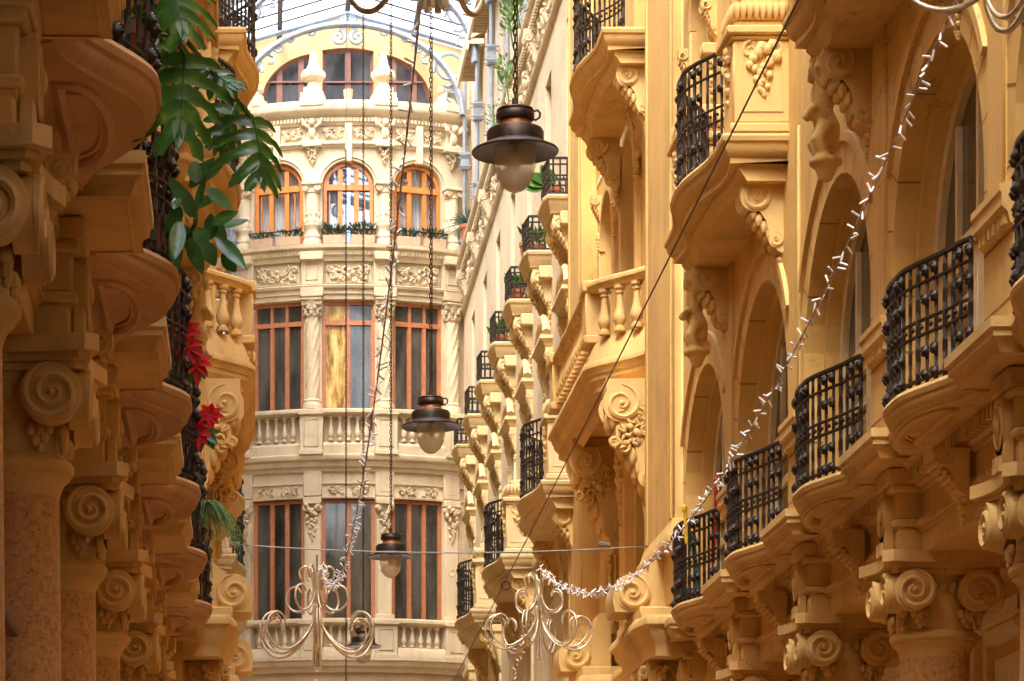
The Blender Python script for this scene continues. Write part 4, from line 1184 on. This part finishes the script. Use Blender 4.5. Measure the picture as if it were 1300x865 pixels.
# ------------------------------------------------------------------ floor
fl = MB(); fl.box((-60,-40,GZ-.05),(60,120,GZ)); structure(fl.build('floor', TILEF))
# unseen slab and wall added to keep light off the near passage
en = MB(); en.box((XL,-9,6.2),(XR,5.0,6.3)); structure(en.build('shade_slab', OCHRE))  # added overhead, out of view, to darken the near columns
en = MB(); en.box((-2,-9.2,GZ),(5,-9,18)); structure(en.build('wall', OCHRE))  # added behind the viewer, blocks light and sky reflections
# ------------------------------------------------------------------ hanging lamps in a row down the middle
def lamp(Y, z=5.0, top=16.9):
    L = thing('pendant_lamp', 'x', 'lamp', (1.53,Y,z), 'bronze pendant lamps hanging down the middle of the passage')
    m = MB(T(1.53,Y,z))
    m.lathe([(.115,.0),(.16,.005),(.25,-.018),(.253,-.010),(.25,-.004),(.17,.035),(.166,.04),(.166,.10),(.158,.115),(.12,.125),(.0,.126)],seg=40)
    m.lathe([(.09,.165),(.108,.172),(.112,.185),(.112,.205),(.103,.22),(.108,.228),(.104,.236),(.09,.238),(.0,.24)],seg=32)
    m.tube([(.105+.0,0,.225),(.13,0,.232),(.145,0,.215),(.142,0,.19),(.12,0,.175),(.1,0,.18)],.007,6)
    m.build('cap', LAMPM, L)
    c = MB(T(1.53,Y,z)); c.lathe([(.0,.122),(.125,.122),(.118,.13),(.092,.14),(.088,.166),(0,.167)],seg=32); c.build('ring', COPPER, L)
    g = MB(T(1.53,Y,z)); g.lathe([(.119,.02),(.122,-.05),(.118,-.10),(.106,-.155),(.083,-.20),(.05,-.232),(.02,-.244),(.0,-.246)],seg=32,cap=False); g.build('glass_shade', LGLASS, L, smooth=180)
    ch = MB(T(1.53,Y,z)); zz = .238; k = 0
    ch.tube([(0,0,.23),(0,0,.3)],.018,6)
    while z+zz < min(top, z+9.0):
        a = k%2*pi/2
        ch.tube([(.011*cos(a)*cos(q)*1.0,.011*sin(a)*cos(q),zz+.03+.026*sin(q)) for q in [2*pi*j/6 for j in range(6)]],.0052,4,closed=True)
        zz += .042; k += 1
    ch.tube([(.012,0,.23),(.014,.0,(min(top,z+9)-z)*.5),(.012,0,top-z)],.0035,4)
    ch.build('chain', LAMPM, L)
    b = MB(T(1.53,Y,z)); b.ball((0,0,-.06),(.035,.035,.06),8,6); b.build('bulb', BULB, L)
    return L
l0 = lamp(16.95, 4.99)
l0['label'] = 'largest bronze pendant lamp with frosted bell glass, close to the viewer and lit from above'
for dY,lab in ((8.0,'bronze pendant lamp hanging before the middle storey balustrade of the cream facade'),
               (15.2,'bronze pendant lamp hanging between the two gold ornaments above the support wire'),
               (23.2,'small dark pendant lamp hanging lowest, half hidden by a gold ornament'),
               (30.6,'farthest pendant lamp of the row, only its long thin chain showing')):
    copy_tree(l0, None, (0,dY,0))['label'] = lab
# ------------------------------------------------------------------ tubular scroll ornaments with light strings
def ornament(x, y, z, lab, rot=0, s=1.0, arms=7):
    o = thing('scroll_ornament', lab, 'ornament', (x,y,z), 'gold tube scroll ornaments hung on wires')
    A = T(x,y,z) @ RZ(rot) @ SC(s,s,s)
    st = MB(A)
    for k in range(6):
        a = 2*pi*k/6; st.tube([(.035*cos(a),.035*sin(a),-.45),(.022*cos(a),.022*sin(a),-.1),(.02*cos(a),.02*sin(a),.2),(.03*cos(a),.03*sin(a),.36)],.012,6)
    st.tube([(.026*cos(k*.9),.026*sin(k*.9),-.06+.002*k) for k in range(8)],.012,5); st.build('stem', GOLD, o)
    def smooth(P, n=5):
        out = []
        for i in range(len(P)-1):
            p0,p1,p2,p3 = P[max(0,i-1)],P[i],P[i+1],P[min(len(P)-1,i+2)]
            for j in range(n):
                t = j/n; out.append(tuple(.5*((2*b)+(-a+c)*t+(2*a-5*b+4*c-d)*t*t+(-a+3*b-3*c+d)*t**3) for a,b,c,d in zip(p0,p1,p2,p3)))
        return out+[P[-1]]
    low = smooth([(.02,.10),(.05,-.08),(.16,-.24),(.32,-.34),(.46,-.31),(.55,-.18),(.52,-.05),(.43,-.0),(.36,-.05),(.35,-.12)])
    up = smooth([(.02,.36),(.03,.18),(.10,.06),(.20,.04),(.27,.12),(.25,.22),(.18,.25),(.14,.20)])
    tp = smooth([(.02,.20),(.05,.36),(.10,.42),(.15,.38),(.14,.31)])
    for k in range(arms):
        a = 2*pi*k/arms+.12
        for P,r,dd,ss in ((low,.0105,0,1),(low,.0095,.05,.92),(up,.0105,.3,1),(tp,.0095,.6,1)):
            m = MB(A @ RZ(a+dd)); m.tube([(p[0]*ss,0,P[0][1]+(p[1]-P[0][1])*ss) for p in P],r,7); m.build('scroll_arm', GOLD, o, smooth=180)
    if s: 
        m = MB(A); m.tube([(0,0,.3),(0,0,.52)],.006,5); m.build('hook', CABLE, o)
    return o
ZO = 3.57
ornament(.59,26.5,ZO,'larger gold tube ornament before the lowest balustrade of the cream facade',.38,1.06,6)
ornament(2.61,26.5,ZO,'slightly smaller gold tube ornament before the big stone volutes',.0,.9,6)
ornament(.59,9.4,3.67,'near gold ornament mostly out of frame, two loops beside the lamp chains',.18)
ornament(2.61,9.4,3.62,'near gold ornament mostly out of frame, one loop beside the nearest arch',.75)
def wire(name, pts, r, mat, lab, cat, grp=None):
    m = MB(); m.tube(pts, r, 5); return tag(m.build(name, mat, smooth=180), lab, cat, grp)
def sag(a, b, d, n=30): return [tuple(lerp(p,q,i/n) - (4*d*(i/n)*(1-i/n) if k == 2 else 0) for k,(p,q) in enumerate(zip(a,b))) for i in range(n+1)]
for y,lab in ((26.5,'steel support wire carrying the two far gold ornaments across the passage'),(9.4,'near steel support wire out of frame carrying the near gold ornaments')):
    wire('support_wire', sag((-.5 if y < 20 else -.2,y,4.34 if y<20 else 4.22),(3.6,y,4.32 if y<20 else 4.2),.07),.0065,WIRE,lab,'wire','support wires')
for xx,nm_ in ((-.16,'spider plant'),(3.2,'big stone volute')):
    m = MB(); m.tube([(xx-.05,26.5,4.222),(xx+.05,26.5,4.215)],.022,6); m.ball((xx,26.5,4.22),(.05,.02,.022),8,5)
    tag(m.build('wire_tensioner', WIRE), f'small steel tensioner on the wire beside the {nm_}', 'tensioner', 'wire tensioners')
# diagonal black cable along the balconies
wire('black_cable', sag((3.05,12,5.76),(3.08,47.5,4.95),.06,40),.0065,CABLE,'long black cable slanting across the ochre stone balconies','cable')
m = MB(); m.tube([(3.0+.05*cos(a),34.5,5.0+.05*sin(a)) for a in [2*pi*k/16 for k in range(33)]],.006,5); m.tube([(3.05,34.5,5.0),(3.12,34.5,4.93),(3.2,34.4,4.95)],.006,5)
tag(m.build('cable_coil', CABLE), 'small coil of black cable beside the gold ornament by the volutes', 'cable')
# light strings
def bulbmesh():
    m = MB(); m.lathe([(0,0),(.0046,.0),(.005,.03),(.0056,.038),(.004,.045),(0,.047)],seg=6); b = m.build('bulb_proto', BULB, smooth=60)
    return b
PB = bulbmesh()
def light_string(pts, lab, step, seed, near):
    m = MB(); m.tube(pts, .0042, 5); r = random.Random(seed)
    mid = pts[len(pts)//2]
    g = thing('light_string', lab, 'light string', pts[0], 'strings of white bulbs')
    m.build('cable', simple('pale_cable',(.45,.38,.30),.6) if 'pale_cable' not in bpy.data.materials else bpy.data.materials['pale_cable'], g, smooth=180)
    V = [Vector(p) for p in pts]; pos = []; acc = 0; nxt = 0
    for a,b in zip(V,V[1:]):
        l = (b-a).length
        while nxt <= acc+l:
            pos.append(a.lerp(b,(nxt-acc)/l)); nxt += step
        acc += l
    pos.sort(key=near)
    rest = MB()
    for i,p in enumerate(pos):
        d = Vector((r.uniform(-1,1),r.uniform(-.7,.7),r.uniform(-1,.9)))
        q = d.to_track_quat('Z','Y')
        if i < 98:
            o = bpy.data.objects.new('bulb', PB.data); C.objects.link(o); o.parent = g
            o.location = W(p)-ORG[g.name][0]; o.rotation_mode = 'QUATERNION'; o.rotation_quaternion = q
        else: rest.lathe([(0,0),(.0046,.0),(.005,.03),(.0056,.038),(.004,.045),(0,.047)],seg=6,M=T(*p) @ q.to_matrix().to_4x4())
    if rest.v:
        o = rest.build('bulbs', BULB, g); o['kind'] = 'stuff'
def cat(x0, y0, y1, zmin, z0, z1, x1=None, n=70):
    ym = None; out = []
    # parabola through both ends with its low point at zmin
    a, b = sqrt(z0-zmin), sqrt(z1-zmin); t0 = a/(a+b)
    for i in range(n+1):
        t = i/n; z = zmin+((t-t0)/t0)**2*(z0-zmin) if t < t0 else zmin+((t-t0)/(1-t0))**2*(z1-zmin)
        out.append((lerp(x0,x1 if x1 else x0,t), lerp(y0,y1,t), z))
    return out
vis = lambda p: abs(p.y-17)
light_string(cat(2.61,9.4,26.45,2.90,4.10,4.0), 'long white bulb string sweeping down past the arched doors to the gold ornament', .058, 3, vis)
light_string(cat(.63,9.4,26.45,2.98,4.10,4.02), 'white bulb string hanging among the lamp chains down to a gold ornament', .075, 4, lambda p: abs(p.y-22))
light_string(cat(2.61,26.5,43.6,2.75,3.9,4.1), 'white bulb string trailing below the gold ornament by the volutes', .15, 5, lambda p: abs(p.y-29))
light_string(cat(.59,26.5,43.6,2.75,3.4,4.1), 'short white bulb tail below the larger gold ornament', .15, 6, lambda p: abs(p.y-28))
bpy.data.objects.remove(PB)
# ------------------------------------------------------------------ plants
def PX(u, v, Y): return Vector(((u-320)/3700*Y, Y, (1280-v)/3700*Y))
def lobed_leaf(mb, base, d, nrm, L, lob=6, wid=1., droop=.1, seed=0):
    r = random.Random(seed); d = Vector(d).normalized(); nrm = Vector(nrm); nrm = (nrm-d*nrm.dot(d)).normalized(); s = d.cross(nrm)
    def pt(x, y, lift=0):
        t = y/L; return Vector(base)+d*y+s*x-Vector((0,0,droop*L*max(0,t)**2))+nrm*(lift-abs(x)**1.6*.75/L**.6+.02*L*sin(5*t))
    E = (0,.12,.26,.40,.50,.60,.70,.80,.88,.95,1.0)
    HW = (.54,.54,.54,.50,.37,.36,.43,.40,.30,.19,.05)
    for sg in (-1,1):
        for k in range(lob):
            f = (k+.5)/lob; env = L*wid*(.30+.26*sin(pi*(.18+.62*f)))*r.uniform(.85,1.12)*(1-.45*f**4); ang = radians(lerp(112,34,f**1.1)+r.uniform(-5,5))
            wv = r.uniform(-.2,.2); vs = []
            for e,hw in zip(E,HW):
                hw = hw*(1+.36*(r.random()-.5)) if e > .45 else hw
                for q in (-1,-.5,0,.5,1):
                    t = f+q*hw/lob; x0 = e*env*sin(ang)*sg; y = L*t*.82+e*env*cos(ang)+.10*env*e*e
                    tilt = q*hw/lob*L*.82*cos(ang)*min(1,e*3)
                    vs.append(pt(x0-sg*tilt*.9, y, (.028*L*(abs(q)-.5) if e > .1 else 0)+wv*.12*env*e*e-.10*env*e*e*e))
            mb.add(vs,[(5*i_+q,5*i_+5+q,5*i_+6+q,5*i_+1+q) for i_ in range(len(E)-1) for q in range(4)])
    vs = []
    for i_ in range(9):                             # end lobe
        q = i_/8; w = L*.075*(1-q**2.2)+.001
        for e in (-1,0,1): vs.append(pt(w*e, L*(.70+.34*q), .01*L*abs(e)))
    mb.add(vs,[(3*i_+e,3*i_+3+e,3*i_+4+e,3*i_+1+e) for i_ in range(8) for e in (0,1)])
    mb.tube([pt(0,L*t,.006*L) for t in (-.05,.1,.3,.5,.7,.9,1.0)],[.012*L,.012*L,.011*L,.009*L,.007*L,.004*L,.002*L],5)
def oval_leaf(mb, base, d, nrm, L, w, fold=.25, droop=.3):
    d = Vector(d).normalized(); nrm = Vector(nrm); nrm = (nrm-d*nrm.dot(d)).normalized(); s = d.cross(nrm); n = 7; vs = []
    for i in range(n+1):
        t = i/n; ww = w*sin(pi*(t*.93+.05))**.75*(1-.25*t)
        c = Vector(base)+d*(L*t)-Vector((0,0,droop*L*t*t))
        for e in (-1,-.5,0,.5,1): vs.append(c+s*(ww*e)+nrm*(fold*ww*abs(e)))
    mb.add(vs,[(5*i+k,5*i+5+k,5*i+6+k,5*i+1+k) for i in range(n) for k in range(4)])
def pot(mb, c, r, h): mb.lathe([(r*.7,0),(r*.92,h*.8),(r*1.05,h*.8),(r*1.08,h),(r*.95,h),(r*.9,h*.9),(0,h*.9)],c,18)
# split-leaf philodendron on the nearest left balcony
Yp = 10.6
root_ = PX(165,70,10.5)
ph = thing('split_leaf_plant', 'big split leaf philodendron spilling from a shaded iron balcony', 'plant', tuple(root_))
pp = MB(); pot(pp,(-.50,10.4,ZB+.02),.12,.2); pp.build('pot', POT, ph)
stem = MB(); 
LV = [ # attachment px, tip px, distance, normal, droop, lobe width, seed
 ((235,70),(226,182),10.55,(.15,-1,.25),.03,1.0,1),
 ((321,150),(336,238),10.75,(.5,-1,.15),.03,.95,2),
 ((214,-35),(236,48),10.5,(.1,-1,.5),.05,1.0,3),
 ((250,84),(308,112),10.7,(-.1,-1,.7),.05,.8,4),
 ((300,128),(272,192),10.9,(.5,-1,.3),.05,.7,5),
 ((206,52),(190,112),10.9,(.5,-1,.4),.05,.8,6),
]
o0 = Vector((-.48,10.45,ZB+.25))
for (b,t,Y,nr,dp,wd,sd) in LV:
    B, Tp = PX(*b,Y), PX(*t,Y-.08); m = MB()
    lobed_leaf(m, B, Tp-B, nr, (Tp-B).length, 5, wd, dp, sd); m.build('leaf', PHIL, ph, smooth=50)
    mid = (o0+B)/2+Vector((0,0,.12)); stem.tube([o0,mid,B],.008,5)
stem.tube([PX(290,112,10.75),PX(318,150,10.75),PX(330,185,10.72)],.006,5)
stem.build('stem', FERN, ph)
# rubber plant on the next balcony
rb = thing('rubber_plant', 'rubber plant with oval glossy leaves leaning out below the philodendron', 'plant', tuple(PX(225,330,12.9)))
pp = MB(); pot(pp,(-.46,12.9,ZB+.02),.11,.2); pp.build('pot', POT, rb)
st = MB(); st.tube([(-.46,12.9,ZB+.2),PX(232,310,12.8),PX(248,285,12.7),PX(250,250,12.7),PX(258,230,12.7)],.010,6); st.tube([PX(240,300,12.75),PX(262,296,12.7),PX(280,300,12.7)],.008,6); st.build('stem', RUBB, rb)
RL = [((241,238),(270,201)),((259,229),(287,200)),((238,262),(216,226)),((250,232),(246,205)),((262,240),(292,262)),((228,262),(214,292)),
 ((281,290),(313,278)),((266,304),(268,272)),((275,301),(309,335)),((228,282),(222,322)),((240,300),(256,342)),((282,322),(298,342)),((250,290),(262,312)),((260,308),(272,334)),
 ((232,286),(244,322)),((245,262),(272,252)),((244,276),(236,240)),((254,258),(262,222)),((236,250),(222,262)),((262,278),(286,300)),((222,300),(226,336)),((270,285),(300,268))]
rr = random.Random(5)
for i,(b,t) in enumerate(RL):
    Y = 12.7+rr.uniform(-.15,.15); B = PX(*b,Y); Tp = PX(*t,Y-rr.uniform(-.05,.12)); m = MB()
    oval_leaf(m, B, Tp-B, (rr.uniform(-.7,.7),-1,rr.uniform(.0,.8)), (Tp-B).length*1.08, .041, .15, .06); m.build('leaf', RUBB, rb, smooth=60)
def poinsettia(u, v, Y, lab, seed):
    c = PX(u,v,Y); o = thing('poinsettia', lab, 'plant', tuple(c)); r = random.Random(seed)
    m = MB(); g = MB(); f = MB()
    for h in range(3):
        cc = c+Vector((r.uniform(-.05,.05),r.uniform(-.06,.06),.075*(1-h)+r.uniform(-.02,.02)))
        for k in range(9):
            a = 2*pi*k/9+h; d = Vector((cos(a),r.uniform(-.6,.2),sin(a)))
            oval_leaf(m, cc, d, (0,-1,.3), r.uniform(.075,.115), .025, .2, .2)
        for k in range(5): f.ball(cc+Vector((r.uniform(-.012,.012),-.02,r.uniform(-.012,.012))),.006,5,4)
    for k in range(12):
        a = r.random()*2*pi; oval_leaf(g, c+Vector((0,.03,-.05)), (cos(a),r.uniform(-.3,.5),sin(a)*.6-.4), (0,-1,.3), .11, .03, .2, .3)
    g.tube([c+Vector((-.05,.02,-.16)),c],.01,5)
    m.build('red_bract', SCAR, o); g.build('foliage', PHIL, o); f.build('floret', FERN, o)
poinsettia(244,440,15.6,'red poinsettia just under the rubber plant, the upper of two',1)
poinsettia(257,537,18.3,'red poinsettia nearer the spider plant, the lower of two',2)
sp = thing('spider_plant', 'grassy spider plant trailing from a shaded lower balcony', 'plant', tuple(PX(258,690,21)))
m = MB(); r = random.Random(8)
for k in range(120):
    b = PX(258,640,21)+Vector((r.uniform(-.04,.04),r.uniform(-.1,.1),0)); a = r.uniform(-1.2,1.2); L = r.uniform(.18,.46)
    d = Vector((sin(a)*.8+.15,r.uniform(-.5,.5),cos(a)*.55)); n = 6; vs = []
    for i in range(n+1):
        t = i/n; p = b+d*(L*t)-Vector((0,0,L*1.3*t*t)); w = .007*(1-t*.9); vs += [p-Vector((w,0,0)),p+Vector((w,0,0))]
    m.add(vs,[(2*i,2*i+2,2*i+3,2*i+1) for i in range(n)])
m.tube([PX(256,655,21),PX(266,700,21),PX(270,735,21)],.004,4); m.build('foliage', FERN, sp)
pp = MB(); pot(pp,tuple(PX(252,688,21.1)),.09,.14); pp.build('pot', POT, sp)
# pots on the little balconies and greenery on the cornice to the right
for (u,v,Y,lab,lf,seed) in ((696,262,33.9,'terracotta pot with big leaves on the nearest little iron balcony',1,1),(663,332,36.3,'pair of terracotta pots with a spiky plant on the second little iron balcony',2,2),(647,393,38.7,'terracotta pot with a small shrub on the third little iron balcony',0,3),(618,440,41.3,'dark green potted sprig on the fourth little iron balcony',0,4)):
    c = PX(u,v,Y); c.z = 9.305; c.x = 3.50; o = thing('potted_plant', lab, 'potted plant', tuple(c), 'potted plants on the little balconies')
    for k in range(2 if lf == 2 else 1):
        q = MB(); pot(q,(c.x+.16*k-.08*(lf==2),c.y+.1*k,c.z),.12 if lf != 2 else .09,.22); q.build('pot', POT, o)
    g = MB()
    if lf == 1:
        for (du,dv) in ((-28,-22),(-20,-30),(-6,-36),(4,-20),(-24,-12)):
            B = c+Vector((0,0,.22)); Tp = PX(u+du,v+dv-12,Y); oval_leaf(g,B+(Tp-B)*.35,Tp-B,(.2,-1,.4),.24,.08,.15,.1)
            g.tube([B,B+(Tp-B)*.4],.008,4)
    else: leafclump(g,(c.x,c.y,c.z+.2),.1,.1,.12,60,.16,seed,.8)
    g.build('foliage', PHIL, o)
for (u,v,Y,n,L,lab,mat,seed) in ((646,28,36.5,130,.16,'leafy green plant high on the carved cornice, second above the large lamp',FERN,1),(641,98,38.3,130,.15,'round green plant on the carved cornice just above the large lamp',FERN,2),(626,150,41,50,.12,'small green tuft on the cornice beside the cap of the large lamp',FERN,3),(655,5,35,90,.16,'topmost green plant on the carved cornice, cut by the frame',FERN,4)):
    c = PX(u,v,Y); o = thing('cornice_plant', lab, 'plant', tuple(c), 'plants growing along the cornice'); g = MB()
    leafclump(g,(c.x,c.y,c.z-.15),.08,.22,.36,n,L*.55,seed,.6); g.build('foliage', mat, o)
    s_ = MB(); s_.tube([(c.x+.05,c.y,c.z-.3),(c.x+.02,c.y,c.z-.1),(c.x,c.y,c.z+.1)],.012,5); s_.build('stem', mat, o)
c = PX(594,285,49.5); o = thing('agave_plant', 'spiky blue green agave where the cream facade meets the carved frieze', 'plant', tuple(c)); g = MB(); r = random.Random(3)
for k in range(46):
    a = r.uniform(-2.2,2.2); d = Vector((sin(a),r.uniform(-.8,.2),cos(a)*.9)); oval_leaf(g,c,d,(0,-1,.2),r.uniform(.22,.42),.016,.3,.25)
g.build('foliage', SAGE, o); s_ = MB(); pot(s_,(c.x,c.y,c.z-.32),.14,.3); s_.build('pot', POT, o)
# things leaning on the fourth right balcony
def rod(name, a, b, r, mat, lab, cat_, knob=True):
    m = MB(); m.tube([a,b],r,8); o = thing(name, lab, cat_, a); m.build('handle', mat, o)
    k = MB(); d = (Vector(b)-Vector(a)); k.ball(b,(r*1.5,r*1.5,r*2.5),8,6); k.build('head', mat, o); return o
rod('broom', PX(905,715,23.6), PX(910,612,23.6), .018, simple('red_plastic',(.55,.02,.015),.4), 'red handled broom leaning behind the lowest iron balcony','broom')
rod('mop', PX(888,760,23.5), PX(879,682,23.5), .02, simple('teal_plastic',(.02,.32,.36),.4), 'teal handled mop leaning behind the lowest iron balcony','mop')
rod('feather_duster', PX(872,690,23.4), PX(869,646,23.4), .016, simple('yellow_plastic',(.75,.48,.02),.4), 'yellow duster sticking up at the end of the lowest iron balcony','duster')
m = MB(); m.lathe([(.06,0),(.07,.12),(.075,.125),(.06,.13),(0,.13)],tuple(PX(882,768,23.55)),14); tag(m.build('bucket', simple('blue_plastic',(.03,.16,.40),.4)),'blue plastic bucket on the floor of the lowest iron balcony','bucket')
# dark wooden cabinet edge low on the left
m = MB(ML); y0 = 9.9
m.box((-.52,y0,GZ),(-.25,y0+.9,1.38)); k = MB(ML); k.cbox((-.55,y0-.04,1.38),(-.20,y0+.95,1.45)); k.cbox((-.53,y0-.02,1.22),(-.235,y0+.93,1.26)); k.cbox((-.53,y0-.02,1.08),(-.24,y0+.93,1.11))
o = thing('kiosk', 'dark varnished wooden kiosk front beside the nearest granite column', 'kiosk', (XL-.43,y0+.45,GZ)); m.build('body', BRNW, o); k.build('trim', BRNW, o)
# ------------------------------------------------------------------ camera, light
sc = bpy.context.scene
cam = bpy.data.cameras.new('Camera'); co = bpy.data.objects.new('Camera', cam); C.objects.link(co)
co.location = (0,0,H); co.rotation_euler = (pi/2,0,0)
cam.sensor_width = 36; cam.lens = 36*3700/1300; cam.shift_x = (650-320)/1300; cam.shift_y = (1280-432.5)/1300
cam.clip_start = .1; cam.clip_end = 1000
sc.camera = co
wd = bpy.data.worlds.new('World'); sc.world = wd; wd.use_nodes = True
nt = wd.node_tree; sky = nt.nodes.new('ShaderNodeTexSky'); sky.sky_type = 'NISHITA'; sky.sun_disc = False
EL, AZ = radians(54), radians(205)                # sun high on the left, slightly behind the viewer
sky.sun_elevation = EL; sky.sun_rotation = AZ; sky.dust_density = 3; sky.air_density = 1.2
bg = nt.nodes['Background']; bg.inputs[1].default_value = .15
nt.links.new(sky.outputs[0], bg.inputs[0])
sl = bpy.data.lights.new('Sun','SUN'); sl.energy = 1.0; sl.angle = radians(25); sl.color = (1,.93,.82)
so = bpy.data.objects.new('Sun', sl); C.objects.link(so); so.location = (0,0,40)
dirv = Vector((sin(AZ)*cos(EL), cos(AZ)*cos(EL), sin(EL)))
so.rotation_euler = dirv.to_track_quat('Z','Y').to_euler()
sc.view_settings.view_transform = 'Standard'; sc.view_settings.look = 'None'; sc.view_settings.gamma = 1
sc.view_settings.exposure = 3.25
cy = sc.cycles; cy.use_denoising = True; cy.max_bounces = 9; cy.diffuse_bounces = 6; cy.glossy_bounces = 3; cy.transmission_bounces = 4; cy.transparent_max_bounces = 8; cy.caustics_reflective = False; cy.caustics_refractive = False; cy.sample_clamp_indirect = 6
